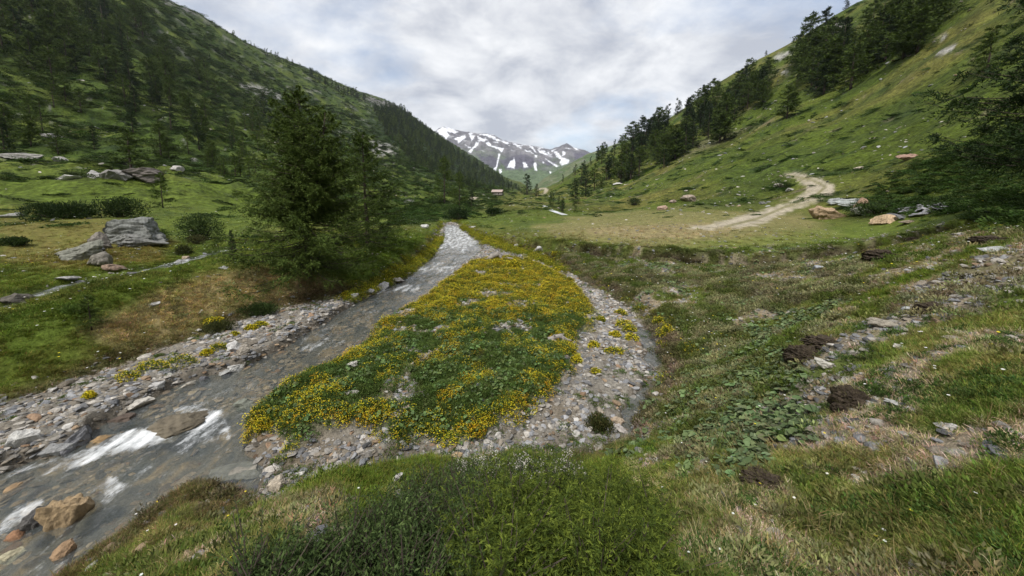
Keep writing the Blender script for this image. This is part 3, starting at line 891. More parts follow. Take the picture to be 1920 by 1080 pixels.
SNOW = [[(190, 215), (240, 185), (330, 205), (380, 225), (350, 240), (280, 225), (300, 260), (270, 290), (240, 260), (200, 240)],
        [(340, 290), (440, 255), (450, 280), (400, 310), (380, 330), (370, 300)], [(480, 250), (530, 265), (500, 310), (490, 280)], [(555, 265), (600, 290), (650, 300), (590, 306), (560, 290)],
        [(570, 250), (640, 245), (720, 275), (700, 285), (640, 262)], [(750, 300), (840, 325), (820, 340), (770, 315)], [(630, 330), (650, 310), (680, 350), (790, 375), (770, 410), (740, 380), (650, 352)],
        [(540, 320), (565, 325), (560, 350), (520, 375), (495, 415), (470, 405), (510, 370), (530, 345)], [(440, 340), (500, 375), (470, 370)], [(745, 420), (760, 425), (745, 480), (720, 575), (690, 565), (720, 540), (735, 470)],
        [(745, 565), (770, 560), (772, 590), (755, 600)], [(882, 455), (893, 500), (885, 560), (860, 545), (820, 548), (850, 490), (875, 480)], [(965, 500), (985, 500), (1010, 548), (970, 542)],
        [(1062, 500), (1080, 500), (1088, 575), (1070, 570), (1060, 540)], [(1095, 388), (1150, 405), (1185, 430), (1150, 430), (1110, 410)], [(1015, 348), (1050, 360), (1085, 415), (1065, 400)],
        [(1070, 430), (1090, 440), (1088, 455), (1068, 448)], [(1140, 492), (1156, 500), (1148, 515), (1135, 508)], [(980, 390), (1060, 420), (1000, 405)], [(880, 340), (960, 375), (940, 372)],
        [(1165, 470), (1215, 495), (1240, 515), (1300, 535), (1260, 540), (1190, 490)], [(1260, 445), (1330, 460), (1380, 480), (1370, 510), (1310, 530), (1290, 500), (1310, 480)],
        [(1240, 405), (1270, 405), (1310, 450), (1290, 450), (1260, 435)], [(1320, 405), (1340, 405), (1345, 430), (1315, 445)], [(1215, 395), (1260, 382), (1225, 405)], [(1345, 372), (1395, 378), (1350, 380)],
        [(1380, 335), (1440, 375), (1470, 390), (1440, 388)], [(1200, 580), (1215, 590), (1208, 605)], [(1200, 635), (1225, 640), (1228, 665), (1205, 660)], [(925, 680), (940, 685), (940, 715), (925, 710)],
        [(695, 318), (745, 318), (740, 325), (700, 325)], [(905, 352), (960, 350), (930, 358)], [(1400, 340), (1500, 385), (1440, 370)], [(590, 395), (620, 402), (600, 404)]]
snow = np.zeros_like(MZ)
for k, q in enumerate(SNOW):
    snow = np.maximum(snow, mmask(Z(q), .9, 1.1, 840))
streaks = smooth(.16, .26, fbm(MX / 60, MY / 120, 4, 850)) * smooth(.72, .9, T) * (T < 1.03) * (MPX < 1040)
snow = np.maximum(snow, streaks * .85)
MC = mix(MC, C3((.70, .72, .77)), np.clip(snow * 1.1, 0, 1))
ii = np.arange(MZ.size).reshape(MZ.shape)
MF = np.stack([ii[:-1, :-1], ii[:-1, 1:], ii[1:, 1:], ii[1:, :-1]], -1).reshape(-1, 4)
MAT_MTN = ground_material('mountain_rock', [(.02, .3), (.09, .35)], (1.0, 14))
me = raw_mesh('snowy_mountain', np.stack([MX, MY, MZ], -1).reshape(-1, 3), MF, MAT_MTN, True, MC.reshape(-1, 3))
set_attr(me, 'wet', np.zeros(MZ.size), 'FLOAT')
link('snowy_mountain', me, kind='structure')
# green flank on the right in front of the peaks
fk = [(1000, 352), (1020, 334), (1040, 322), (1070, 306), (1100, 289), (1118, 283), (1134, 277), (1160, 268), (1230, 240)]
fa = np.linspace(math.atan((995 - 960) / FPX), math.atan((1225 - 960) / FPX), 240); ft = np.linspace(0, 1, 120)
FA, FT = np.meshgrid(fa, ft)
fe = np.interp(FA, [math.atan2(ray(*p)[0], ray(*p)[1]) for p in fk], [e_of(*p) for p in fk])
fp = np.where(FT < .85, FT / .85, 1 - (FT - .85) * 2)
FE = .014 + (fe - .014) * fp
FR = 900 + 900 * FT
FX, FY = FR * np.sin(FA), FR * np.cos(FA)
FZ = EYE + FE * FR + np.clip(FT * (.86 - FT) * 4, 0, 1) * (fbm(FX / 50, FY / 160, 5, 861) * 14)
FC = mix(C3((.070, .105, .040)) + 0 * FZ[..., None], C3((.12, .135, .07)), smooth(-.2, .3, fbm(FX / 60, FY / 90, 4, 862)))
FC = mix(FC, C3((.17, .165, .155)), smooth(.28, .42, fbm(FX / 25, FY / 90, 4, 863)) * .6)
ii = np.arange(FZ.size).reshape(FZ.shape)
FF = np.stack([ii[:-1, :-1], ii[:-1, 1:], ii[1:, 1:], ii[1:, :-1]], -1).reshape(-1, 4)
me = raw_mesh('grassy_ridge', np.stack([FX, FY, FZ], -1).reshape(-1, 3), FF, MAT_MTN, True, FC.reshape(-1, 3))
set_attr(me, 'wet', np.zeros(FZ.size), 'FLOAT')
link('grassy_ridge', me, kind='structure')

# ------------------------------------------------------------------ leaf / blade / rock builders
class Soup:
    """collects triangles with one colour per corner point"""
    def __init__(self):
        self.V = []; self.F = []; self.C = []; self.n = 0

    def add(self, V, F, C):
        V = np.asarray(V, float).reshape(-1, 3); F = np.asarray(F, int).reshape(-1, 3)
        C = np.broadcast_to(np.asarray(C, float), V.shape)
        self.V.append(V); self.F.append(F + self.n); self.C.append(C); self.n += len(V)

    def mesh(self, name, mat, sm=False):
        return raw_mesh(name, np.concatenate(self.V), np.concatenate(self.F), mat, sm, np.concatenate(self.C))


def norm(a):
    return a / (np.linalg.norm(a, axis=-1, keepdims=True) + 1e-12)


def rhomb(S, base, d, wdir, length, width, c, mid=.45, fold=0.0):
    """leaf blades: base point, direction, side direction; arrays of n"""
    base = np.asarray(base, float); n = len(base)
    d = norm(d); wd = norm(wdir)
    length = np.broadcast_to(length, (n,))[:, None]; width = np.broadcast_to(width, (n,))[:, None]
    nn = np.cross(d, wd)
    m = base + d * length * mid
    tip = base + d * length - nn * length * fold
    V = np.stack([base, m + wd * width / 2, tip, m - wd * width / 2], 1)
    F = (np.arange(n)[:, None, None] * 4 + np.array([[0, 1, 2], [0, 2, 3]])[None])
    c = np.broadcast_to(c, (n, 3))
    S.add(V, F, np.repeat(c, 4, axis=0).reshape(-1, 3))


def blades(S, base, lean, length, width, c, droop=.5):
    """grass blades of three segments that bend over"""
    base = np.asarray(base, float); n = len(base)
    length = np.broadcast_to(length, (n,))[:, None]; width = np.broadcast_to(width, (n,))[:, None]
    az = np.arctan2(lean[:, 1], lean[:, 0])
    side = np.stack([-np.sin(az), np.cos(az), 0 * az], -1)
    side = norm(side + rng.normal(0, .5, side.shape) * [1, 1, 0])
    up = np.array([0, 0, 1.0])
    p0 = base
    d1 = norm(up + lean); d2 = norm(up * (1 - .5 * droop) + lean * (1 + droop)); d3 = norm(up * (1 - 1.6 * droop) + lean * (1 + 1.5 * droop))
    p1 = p0 + d1 * length * .4; p2 = p1 + d2 * length * .33; p3 = p2 + d3 * length * .27
    V = np.stack([p0 - side * width / 2, p0 + side * width / 2, p1 - side * width * .42, p1 + side * width * .42, p2 - side * width * .28, p2 + side * width * .28, p3], 1)
    F = np.arange(n)[:, None, None] * 7 + np.array([[0, 1, 3], [0, 3, 2], [2, 3, 5], [2, 5, 4], [4, 5, 6]])[None]
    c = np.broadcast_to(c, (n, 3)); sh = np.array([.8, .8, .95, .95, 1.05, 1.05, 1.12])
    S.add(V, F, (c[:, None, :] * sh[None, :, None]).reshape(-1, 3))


def tube(S, pts, rad, sides=6, c=(.1, .08, .06), closed_end=True):
    pts = np.asarray(pts, float); n = len(pts)
    rad = np.broadcast_to(rad, (n,))
    tg = norm(np.gradient(pts, axis=0))
    ref = np.where(np.abs(tg[:, 2:3]) > .9, np.array([[1., 0, 0]]), np.array([[0, 0, 1.]]))
    u_ = norm(np.cross(tg, ref)); v_ = np.cross(tg, u_)
    a = np.arange(sides) / sides * 2 * PI
    V = pts[:, None, :] + rad[:, None, None] * (np.cos(a)[None, :, None] * u_[:, None, :] + np.sin(a)[None, :, None] * v_[:, None, :])
    F = []
    for i in range(n - 1):
        for k in range(sides):
            k2 = (k + 1) % sides
            F.append((i * sides + k, i * sides + k2, (i + 1) * sides + k2)); F.append((i * sides + k, (i + 1) * sides + k2, (i + 1) * sides + k))
    V = V.reshape(-1, 3)
    if closed_end:
        V = np.concatenate([V, pts[-1:], pts[:1]]); e = n * sides
        for k in range(sides):
            F.append(((n - 1) * sides + k, (n - 1) * sides + (k + 1) % sides, e)); F.append(((k + 1) % sides, k, e + 1))
    S.add(V, F, c)


def ico(sub):
    t = (1 + 5 ** .5) / 2
    V = [(-1, t, 0), (1, t, 0), (-1, -t, 0), (1, -t, 0), (0, -1, t), (0, 1, t), (0, -1, -t), (0, 1, -t), (t, 0, -1), (t, 0, 1), (-t, 0, -1), (-t, 0, 1)]
    F = [(0, 11, 5), (0, 5, 1), (0, 1, 7), (0, 7, 10), (0, 10, 11), (1, 5, 9), (5, 11, 4), (11, 10, 2), (10, 7, 6), (7, 1, 8), (3, 9, 4), (3, 4, 2), (3, 2, 6), (3, 6, 8), (3, 8, 9), (4, 9, 5), (2, 4, 11), (6, 2, 10), (8, 6, 7), (9, 8, 1)]
    V = [np.array(v_) / np.linalg.norm(v_) for v_ in V]
    for _ in range(sub):
        mid = {}; F2 = []
        def m_(a, b):
            k = (min(a, b), max(a, b))
            if k not in mid:
                q = V[a] + V[b]; V.append(q / np.linalg.norm(q)); mid[k] = len(V) - 1
            return mid[k]
        for a, b, c in F:
            x, y, z = m_(a, b), m_(b, c), m_(c, a)
            F2 += [(a, x, z), (b, y, x), (c, z, y), (x, y, z)]
        F = F2
    return np.array(V), np.array(F)


ICO = {k: ico(k) for k in (0, 1, 2, 3, 4)}


def rock_geo(seed, sub=2, cuts=9, dims=(1, 1, 1), rough=.04, layers=0.0):
    """angular rock: a ball cut by random planes; unit size, base near z=-0.5*dims"""
    g = np.random.default_rng(seed)
    V, F = ICO[sub]; V = V.copy()
    for _ in range(cuts):
        nrm = norm(g.normal(0, 1, 3)); dd = g.uniform(.34, .74)
        s = V @ nrm
        V = V - np.maximum(s - dd, 0)[:, None] * nrm * .97
    V = V + norm(V) * (rough * (.5 + .5 * (sub > 2)) * (noise(V[:, 0] * 13 + seed, V[:, 1] * 13 + V[:, 2] * 11) * .35 * (sub > 2) + 1) * 1.0 * (noise(V[:, 0] * 2.5 + seed, V[:, 1] * 2.5 + V[:, 2] * 2) + .5 * noise(V[:, 0] * 6 + seed, V[:, 2] * 6 + V[:, 1] * 5)))[:, None]
    if layers:
        q = V[:, 2] * 3.2 + V[:, 0] * .8 + 1.2 * noise(V[:, 0] * 1.8, V[:, 1] * 1.8, seed)
        V *= (1 - layers * .5 * smooth(.55, .95, np.abs((q % 1) - .5) * 2))[:, None]
    ext = (V.max(0) - V.min(0)); V = (V - (V.max(0) + V.min(0)) / 2) / ext * np.array(dims)
    return V, F


# hidden prototype store for the scattered ground cover
def proto_collection(meshes, cname):
    c = bpy.data.collections.new(cname)
    for me in meshes:
        o = bpy.data.objects.new(me.name, me); c.objects.link(o)
    return c


def scatter(name, label, pts, rot, scl, idx, coll, tint, category=None):
    n = len(pts)
    me = bpy.data.meshes.new(name)
    me.vertices.add(n); me.vertices.foreach_set('co', np.asarray(pts, np.float32).ravel())
    me.update()
    scl = np.asarray(scl, float)
    if scl.ndim == 1:
        scl = np.repeat(scl[:, None], 3, 1)
    set_attr(me, 'rot', rot, 'FLOAT_VECTOR'); set_attr(me, 'scl', scl, 'FLOAT_VECTOR')
    set_attr(me, 'idx', np.asarray(idx), 'INT'); set_attr(me, 'tint', tint, 'FLOAT_COLOR')
    o = link(name, me, kind='stuff', label=label, category=category or name.replace('_', ' '))
    ng = bpy.data.node_groups.new(name + '_spread', 'GeometryNodeTree')
    ng.interface.new_socket('Geometry', in_out='INPUT', socket_type='NodeSocketGeometry')
    ng.interface.new_socket('Geometry', in_out='OUTPUT', socket_type='NodeSocketGeometry')
    gi = ng.nodes.new('NodeGroupInput'); go = ng.nodes.new('NodeGroupOutput')
    ip = ng.nodes.new('GeometryNodeInstanceOnPoints'); ci = ng.nodes.new('GeometryNodeCollectionInfo')
    ci.inputs['Collection'].default_value = coll; ci.inputs['Separate Children'].default_value = True; ci.inputs['Reset Children'].default_value = True
    ip.inputs['Pick Instance'].default_value = True
    def na(nm, ty):
        q = ng.nodes.new('GeometryNodeInputNamedAttribute'); q.data_type = ty; q.inputs[0].default_value = nm
        return q.outputs[0]
    er = ng.nodes.new('FunctionNodeEulerToRotation')
    ng.links.new(na('rot', 'FLOAT_VECTOR'), er.inputs[0]); ng.links.new(er.outputs[0], ip.inputs['Rotation'])
    ng.links.new(na('scl', 'FLOAT_VECTOR'), ip.inputs['Scale']); ng.links.new(na('idx', 'INT'), ip.inputs['Instance Index'])
    ng.links.new(ci.outputs[0], ip.inputs['Instance']); ng.links.new(gi.outputs[0], ip.inputs['Points']); ng.links.new(ip.outputs[0], go.inputs[0])
    md = o.modifiers.new('spread', 'NODES'); md.node_group = ng
    for po in coll.objects:
        po['kind'] = 'stuff'; po['label'] = label; po['category'] = category or name.replace('_', ' ')
    return o


cellA = (RR[:-1, :-1] * np.diff(cols)[None, :]) * np.diff(rows)[:, None]
infrustum = ((VPX > -60) & (VPX < 1980) & (VPY > -40) & (VPY < 1180)) | ((RR < 7) & (RR > .5) & (np.abs(AZ) < R(78)) & (VPY > 0))


def sample(weight, count, rmax=None, power=0.0, g=rng, visible=True):
    """points on the terrain; weight per vertex; power>0 thins with distance"""
    w = (weight[:-1, :-1] + weight[1:, 1:]) / 2 * cellA
    if power:
        w = w / np.maximum(RR[:-1, :-1], 1.2) ** power
    if rmax:
        w = w * (RR[:-1, :-1] < rmax)
    if visible:
        w = w * infrustum[:-1, :-1]
        w = w * (E[:-1, :-1] > EM[:-1, :-1] - .012)
    w = np.maximum(w, 0).ravel(); s = w.sum()
    k = g.choice(len(w), size=count, p=w / s)
    i, j = np.unravel_index(k, cellA.shape)
    a, b = g.random(count), g.random(count)
    def q(A):
        return (A[i, j] * (1 - b) + A[i, j + 1] * b) * (1 - a) + (A[i + 1, j] * (1 - b) + A[i + 1, j + 1] * b) * a
    return np.stack([q(GX), q(GY), q(GZ)], -1), (lambda A: q(A))


def zrot(n, tilt=.15, g=rng):
    return np.stack([g.normal(0, tilt, n), g.normal(0, tilt, n), g.uniform(0, 2 * PI, n)], -1)


def tint_arr(n, base, var=.2, g=rng):
    t = np.array(base)[None] * (1 + g.normal(0, var, (n, 1))) * (1 + g.normal(0, var * .25, (n, 3)))
    return np.clip(t, .02, 3)


# ------------------------------------------------------------------ prototypes of ground cover
def tuft(seed, n, h, spread, w, lean, cols_, pw=None):
    g = np.random.default_rng(seed); S = Soup()
    a = g.uniform(0, 2 * PI, n); r_ = spread * np.sqrt(g.random(n))
    base = np.stack([r_ * np.cos(a), r_ * np.sin(a), 0 * a - .01], -1)
    ln = np.stack([np.cos(a), np.sin(a)], -1) * lean * g.uniform(.3, 1.5, n)[:, None] + g.normal(0, .25, (n, 2))
    ln = np.concatenate([ln, np.zeros((n, 1))], 1)
    cc = np.array(cols_)[g.choice(len(cols_), n, p=pw)] * g.uniform(.75, 1.3, (n, 1))
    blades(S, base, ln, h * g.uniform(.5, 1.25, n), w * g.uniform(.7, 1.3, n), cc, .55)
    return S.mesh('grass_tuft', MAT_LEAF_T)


GG = [(.10, .145, .028), (.075, .12, .025), (.13, .16, .04), (.24, .20, .09), (.17, .13, .06)]
green_tufts = proto_collection([tuft(100 + k, 54, .075, .07, .0042, .6, GG, [.38, .3, .2, .08, .04]) for k in range(5)], 'green_tufts')
dry_tufts = proto_collection([tuft(120 + k, 52, .07, .075, .0038, .8, GG + [(.36, .30, .17)], [.10, .12, .13, .27, .2, .18]) for k in range(5)], 'dry_tufts')
long_grass = proto_collection([tuft(140 + k, 26, .30, .05, .0045, .45, GG + [(.36, .30, .17)], [.1, .1, .2, .25, .15, .2]) for k in range(4)], 'long_grass')
coarse_tufts = proto_collection([tuft(160 + k, 30, .15, .17, .013, .6, GG, [.36, .3, .2, .08, .06]) for k in range(4)], 'coarse_tufts')


def clump_leaves(seed, n, rad, hgt, leaf, c1, c2, flower=None, nf=0, fs=.012, name='leaf_clump', lw=.5):
    """low cushion of small leaves with optional flowers on top"""
    g = np.random.default_rng(seed); S = Soup()
    d = norm(g.normal(0, 1, (n, 3)) * [1, 1, .8]); d[:, 2] = np.abs(d[:, 2])
    rr_ = g.uniform(.55, 1, n)[:, None]
    lump = (1 + .35 * noise(d[:, 0] * 2 + seed, d[:, 1] * 2))[:, None]
    p = d * rr_ * lump * [rad, rad, hgt]
    dirn = norm(d + [0, 0, .5] + g.normal(0, .5, (n, 3)))
    cc = np.array(c1) * (1 - rr_ * .0) * g.uniform(.6, 1.25, (n, 1)) + (np.array(c2) - np.array(c1)) * g.random((n, 1))
    rhomb(S, p, dirn, g.normal(0, 1, (n, 3)), leaf * g.uniform(.7, 1.3, n), leaf * lw, np.clip(cc, .004, 1))
    if nf:
        d = norm(g.normal(0, 1, (nf, 3)) * [1, 1, .7]); d[:, 2] = np.abs(d[:, 2])
        lump = (1 + .35 * noise(d[:, 0] * 2 + seed, d[:, 1] * 2))[:, None]
        p = d * lump * [rad, rad, hgt] * g.uniform(.95, 1.2, (nf, 1)) + [0, 0, .012]
        fc = np.array(flower)[g.integers(0, len(flower), nf)] * g.uniform(.75, 1.15, (nf, 1))
        for k in range(2):
            dd = g.normal(0, 1, (nf, 3)) * [1, 1, .25]
            dd = norm(dd); wd = norm(np.cross(dd, [0, 0, 1.]) + g.normal(0, .2, (nf, 3)))
            rhomb(S, p - dd * fs / 2, dd, wd, fs, fs * .75, fc, .5)
    return S.mesh(name, MAT_LEAF_T)


YEL = [(.60, .53, .025), (.60, .48, .02), (.66, .62, .06), (.56, .38, .02)]
sax = proto_collection([clump_leaves(200 + k, 150, .085, .075, .020, (.075, .11, .02), (.13, .16, .03), YEL, 75, .0125, 'saxifrage_clump') for k in range(4)], 'saxifrage_clumps')
sax_lush = proto_collection([clump_leaves(210 + k, 190, .11, .10, .026, (.10, .14, .02), (.20, .22, .03), YEL, 45, .014, 'saxifrage_cushion') for k in range(3)], 'saxifrage_cushions')
herb = proto_collection([clump_leaves(220 + k, 90, .10, .07, .030, (.05, .085, .022), (.085, .125, .04), None, 0, name='herb_clump') for k in range(4)], 'herb_clumps')


def rosette(seed, n, leaf, h):
    """butterbur-like round grey-green leaves on short stalks"""
    g = np.random.default_rng(seed); S = Soup()
    for k in range(n):
        a = g.uniform(0, 2 * PI); r_ = g.uniform(.2, 1) * leaf * 1.5
        c = np.array([r_ * math.cos(a), r_ * math.sin(a), h * g.uniform(.4, 1)])
        tilt = norm(np.array([math.cos(a) * .5, math.sin(a) * .5, 1]) + g.normal(0, .22, 3))
        u_ = norm(np.cross(tilt, [.3, .9, .1])); v_ = np.cross(tilt, u_)
        m = 7; s = leaf * g.uniform(.55, 1.1) / 2
        an = np.arange(m) / m * 2 * PI + g.uniform(0, 6)
        rad = s * (1 + .10 * np.cos(an * 3 + k)) * np.where(np.arange(m) == 0, .55, 1)
        ring = c + rad[:, None] * (np.cos(an)[:, None] * u_ + np.sin(an)[:, None] * v_) + tilt * (g.uniform(0, .25) * s)
        col = np.array((.115, .165, .065)) * g.uniform(.6, 1.2) * (1 + g.normal(0, .05, 3))
        S.add(np.concatenate([[c], ring]), [(0, 1 + q, 1 + (q + 1) % m) for q in range(m)], col)
        tube(S, [[0, 0, -.01], c], [.002, .0015], 3, (.08, .09, .04), False)
    return S.mesh('broad_leaf_rosette', MAT_LEAF_T)


rosettes = proto_collection([rosette(240 + k, 7, .062, .055) for k in range(5)], 'broad_leaf_rosettes')


def shrub_proto(seed, n, leaf, c1, c2, name, flat=.55):
    g = np.random.default_rng(seed); S = Soup()
    blobs = [(g.normal(0, .28, 3) * [1, 1, .2], g.uniform(.25, .45)) for _ in range(6)]
    per = n // 6
    for c, r_ in blobs:
        d = norm(g.normal(0, 1, (per, 3))); d[:, 2] = np.abs(d[:, 2])
        p = c * [1, 1, 0] + d * r_ * g.uniform(.6, 1, (per, 1)) * [1, 1, flat]
        cc = np.array(c1) + (np.array(c2) - np.array(c1)) * g.random((per, 1)) ** 1.5
        rhomb(S, p, norm(d + [0, 0, .4] + g.normal(0, .6, (per, 3))), g.normal(0, 1, (per, 3)), leaf * g.uniform(.6, 1.4, per), leaf * .5, cc * g.uniform(.7, 1.2, (per, 1)))
    return S.mesh(name, MAT_LEAF_T)


low_shrubs = proto_collection([shrub_proto(260 + k, 420, .13, (.030, .050, .014), (.075, .11, .028), 'low_shrub') for k in range(5)], 'low_shrubs')

pebble_meshes = []
for k in range(10):
    g_ = np.random.default_rng(300 + k)
    V, F = rock_geo(300 + k, 1, 6, (1, g_.uniform(.6, .95), g_.uniform(.22, .5)), .05)
    pebble_meshes.append(raw_mesh('pebble', V, F, MAT_STONE, False))
pebbles = proto_collection(pebble_meshes, 'pebbles')
STC = np.array([(.40, .37, .33), (.33, .33, .34), (.24, .245, .26), (.46, .43, .39), (.30, .26, .21), (.17, .17, .175), (.36, .26, .17), (.50, .48, .45), (.30, .20, .13)])
STP = np.array([.24, .16, .13, .12, .17, .10, .05, .05, .02])


def stone_tints(n, g=rng):
    return np.clip(STC[g.choice(len(STC), n, p=STP / STP.sum())] * g.uniform(.45, 1.2, (n, 1)), .02, .8)


# ------------------------------------------------------------------ weights per vertex
inG = smooth(-.05, .1, sG); inW = smooth(-.05, .05, sW); inF = smooth(.0, .25, sF); inP = smooth(-.02, .05, sP)
fpatch = fbm(GX * 1.1 + 3, GY * 1.1, 3, 95)          # same pattern as the bare spots on the bar
bankR = pmask([(1020, 505), (1060, 462), (1200, 475), (1400, 478), (1560, 468), (1620, 500), (1560, 640), (1470, 740), (1400, 860), (1250, 880), (1150, 850), (1250, 700), (1240, 640), (1180, 575)], 12, 12, 1., 900)
dirtR = pmask(PATCH[14][0], 18, 16, 1.3, 270)
dirtR2 = pmask(PATCH[12][0], 18, 16, 1.3, 260)
dryR = pmask(PATCH[15][0], 25, 20, 1., 275)
dryL = pmask(PATCH[3][0], 20, 14, .8, 215)
bushP = [(440, 1130), (480, 1070), (560, 1010), (640, 975), (700, 950), (790, 895), (860, 880), (1000, 885), (1080, 890), (1180, 900), (1215, 980), (1230, 1130)]
inBush = pmask(bushP, 6, 4, 2., 910)
land = (1 - inG) * (1 - smooth(.55, .4, dB)) * (1 - m_trk)

def gtint(q, ref):
    c = np.stack([q(BASE[..., 0]), q(BASE[..., 1]), q(BASE[..., 2])], -1)
    return np.clip(c * 1.25 / np.array(ref), .25, 3.2)


# grass -----------------------------------------------------------
terr = smooth(.1, .7, sT) * (sT < 50)
fade_ = smooth(27, 17, RR)
w = fade_ * (1 - .93 * terr) * land * (1 - .75 * dryR) * (1 - .99 * dirtR) * (1 - .6 * dirtR2) * (1 - .55 * bankR) * (1 - inBush) * (1 - .85 * dryL) * np.clip(.75 + n_fine * 1.2, .1, 1.5)
w = w * (1 - .85 * barepat)
pts, q = sample(w, 46000, 26, 1.35)
n = len(pts); rr_ = np.hypot(pts[:, 0], pts[:, 1])
s = rng.uniform(.4, .8, n) * (1 + .06 * rr_) * (.75 + .5 * rng.random(n) ** 2)
gt = gtint(q, (.095, .135, .035))
scatter('grass', 'short green meadow grass growing along the stream banks', pts, zrot(n), s, rng.integers(0, 5, n), green_tufts, tint_arr(n, (1.0, 1.0, 1.), .2) * gt)
w = fade_ * (1 - .93 * terr) * land * (dryR * 1.0 + .35 * foreL + dryL * .6 + .07 + .3 * bankR) * (1 - .97 * dirtR) * (1 - inBush) * np.clip(.8 + n_fine * 1.2, .1, 1.5) * (np.abs(AZ) < R(78))
w = w * (1 - .85 * barepat)
pts, q = sample(w, 54000, 24, 1.3)
n = len(pts); rr_ = np.hypot(pts[:, 0], pts[:, 1])
scatter('dry_grass', 'brownish dry grass mixed with green blades on the right foreground bank', pts, zrot(n, .35), rng.uniform(.28, .62, n) * (1 + .07 * rr_), rng.integers(0, 5, n), dry_tufts, tint_arr(n, (1.3, 1.3, 1.1), .28) * gtint(q, (.150, .140, .058)))
w = land * (dryR + .08 * (RR < 6) + .5 * pmask([(1560, 430), (1800, 400), (1900, 440), (1650, 560), (1400, 590), (1500, 500)], 20, 20, 1, 915) + .25 * inBush * (VPX > 900)) * (1 - .8 * dirtR) * smooth(0, .4, n_mid + .2)
pts, q = sample(w, 450, 16, 1.0)
n = len(pts)
scatter('tall_grass', 'tall thin grass stalks, some straw coloured, on the right bank', pts, zrot(n, .3), rng.uniform(.28, .6, n), rng.integers(0, 4, n), long_grass, tint_arr(n, (1, .95, .9), .2))
w = land * smooth(16, 24, RR) * (1 - .97 * pmask([(950, 420), (1120, 395), (1300, 388), (1500, 390), (1600, 420), (1720, 425), (1640, 450), (1500, 466), (1200, 466), (1040, 452)], 8, 6, .25, 202))
pts, q = sample(w, 20000, 75, 1.2)
n = len(pts); rr_ = np.hypot(pts[:, 0], pts[:, 1])
scatter('meadow_grass', 'coarse grass tufts on the flat meadows either side of the stream', pts, zrot(n), rng.uniform(.22, .5, n) * (1 + .012 * rr_), rng.integers(0, 4, n), coarse_tufts, tint_arr(n, (1, 1, 1), .18) * gtint(q, (.095, .13, .034)))

# flower bar --------------------------------------------------------
yfar = smooth(7.5, 10.5, GY)
fw = inF * (1 - .85 * smooth(.16, .34, fpatch))
fn = fbm(GX * 1.7, GY * 1.7, 3, 921)
edgeF = np.exp(-((sF - .15) / .25) ** 2)
wy = fw * np.clip(.05 + 1.5 * smooth(.0, .25, fn) + 1.0 * yfar + .9 * edgeF, 0, 2.2) * (1 - .5 * np.exp(-((GY - 6.2) / 1.3) ** 2) * (1 - np.clip(edgeF, 0, 1)))
pts, q = sample(wy, 3800, None, .35)
n = len(pts); rr_ = np.hypot(pts[:, 0], pts[:, 1])
tt = tint_arr(n, (1, 1, 1), .12) * np.where(rng.random((n, 1)) < .16, np.array([[1.05, .8, .8]]), 1)
scatter('yellow_saxifrage', 'mats of yellow saxifrage in flower on the gravel bar between the two channels', pts - [0, 0, .015], zrot(n, .12), rng.uniform(.75, 1.35, n) * (1 + .02 * rr_), rng.integers(0, 4, n), sax, tt, 'flowers')
wh = fw * (1.1 - .8 * yfar) * smooth(-.35, .1, -fn + .1)
pts, q = sample(wh, 5200, None, .6)
n = len(pts)
scatter('herbs', 'low green leafy herbs between the yellow flowers on the gravel bar', pts, zrot(n, .2), rng.uniform(.6, 1.15, n), rng.integers(0, 4, n), herb, tint_arr(n, (1.25, 1.25, 1.0), .2), 'ground cover')
wr = fw * (1.1 - .95 * yfar) * smooth(-.1, .35, fbm(GX * 1.3, GY * 1.3, 3, 925) + .12)
pts, q = sample(wr, 1500, None, .5)
n = len(pts)
scatter('broad_leaves', 'round grey green leaves of low plants on the gravel bar', pts + [0, 0, .035], zrot(n, .2), rng.uniform(.45, .9, n), rng.integers(0, 5, n), rosettes, tint_arr(n, (1.0, 1.05, .95), .22), 'ground cover')
# butterbur leaves on the right bank slope
lp = np.maximum(smooth(-.35, .3, noise(GX * 3.1, GY * 3.1, 937)) * .8 * pmask([(1280, 720), (1360, 640), (1440, 620), (1500, 700), (1500, 820), (1440, 870), (1300, 870), (1220, 850)], 40, 30, 1.4, 930),
                .55 * bankR * smooth(0, .3, fbm(GX * .9, GY * .9, 3, 935)))
pts, q = sample(lp * land, 3400, None, .5)
n = len(pts)
scatter('bank_leaves', 'grey green broad leaves spreading over the right bank slope', pts + [0, 0, .01], zrot(n, .15), rng.uniform(.6, 1.35, n), rng.integers(0, 5, n), rosettes, tint_arr(n, (1.2, 1.15, 1.3), .22), 'ground cover')
pts, q = sample((bankR * .9 + .12 * (RR < 14)) * land * (1 - inBush) * smooth(-.2, .2, n_mid), 9000, 26, .7)
n = len(pts); rr_ = np.hypot(pts[:, 0], pts[:, 1])
scatter('bank_herbs', 'dark green herbs covering the earthen right bank', pts, zrot(n, .2), rng.uniform(.5, 1.1, n) * (1 + .05 * rr_), rng.integers(0, 4, n), herb, tint_arr(n, (1, 1, 1), .2) * gtint(q, (.072, .11, .034)) * 1.1, 'ground cover')
pts, q = sample((dryR + .3 * greenpat) * land * (1 - inBush) * smooth(.0, .3, fbm(GX * 2, GY * 2, 3, 647)), 2600, 12, .9)
n = len(pts)
scatter('broad_leaved_weeds', 'low broad leaved weeds between the dry grass of the right foreground', pts, zrot(n, .2), rng.uniform(.3, .7, n), rng.integers(0, 4, n), herb, tint_arr(n, (1.1, 1.2, 1.0), .25), 'ground cover')
pts, q = sample(inG * (1 - inW) * (1 - inF) * smooth(.05, .3, fbm(GX * 1.3, GY * 1.3, 3, 651)) * (1 + 2 * smooth(.9, .1, sG)), 1100, 30, .4)
n = len(pts)
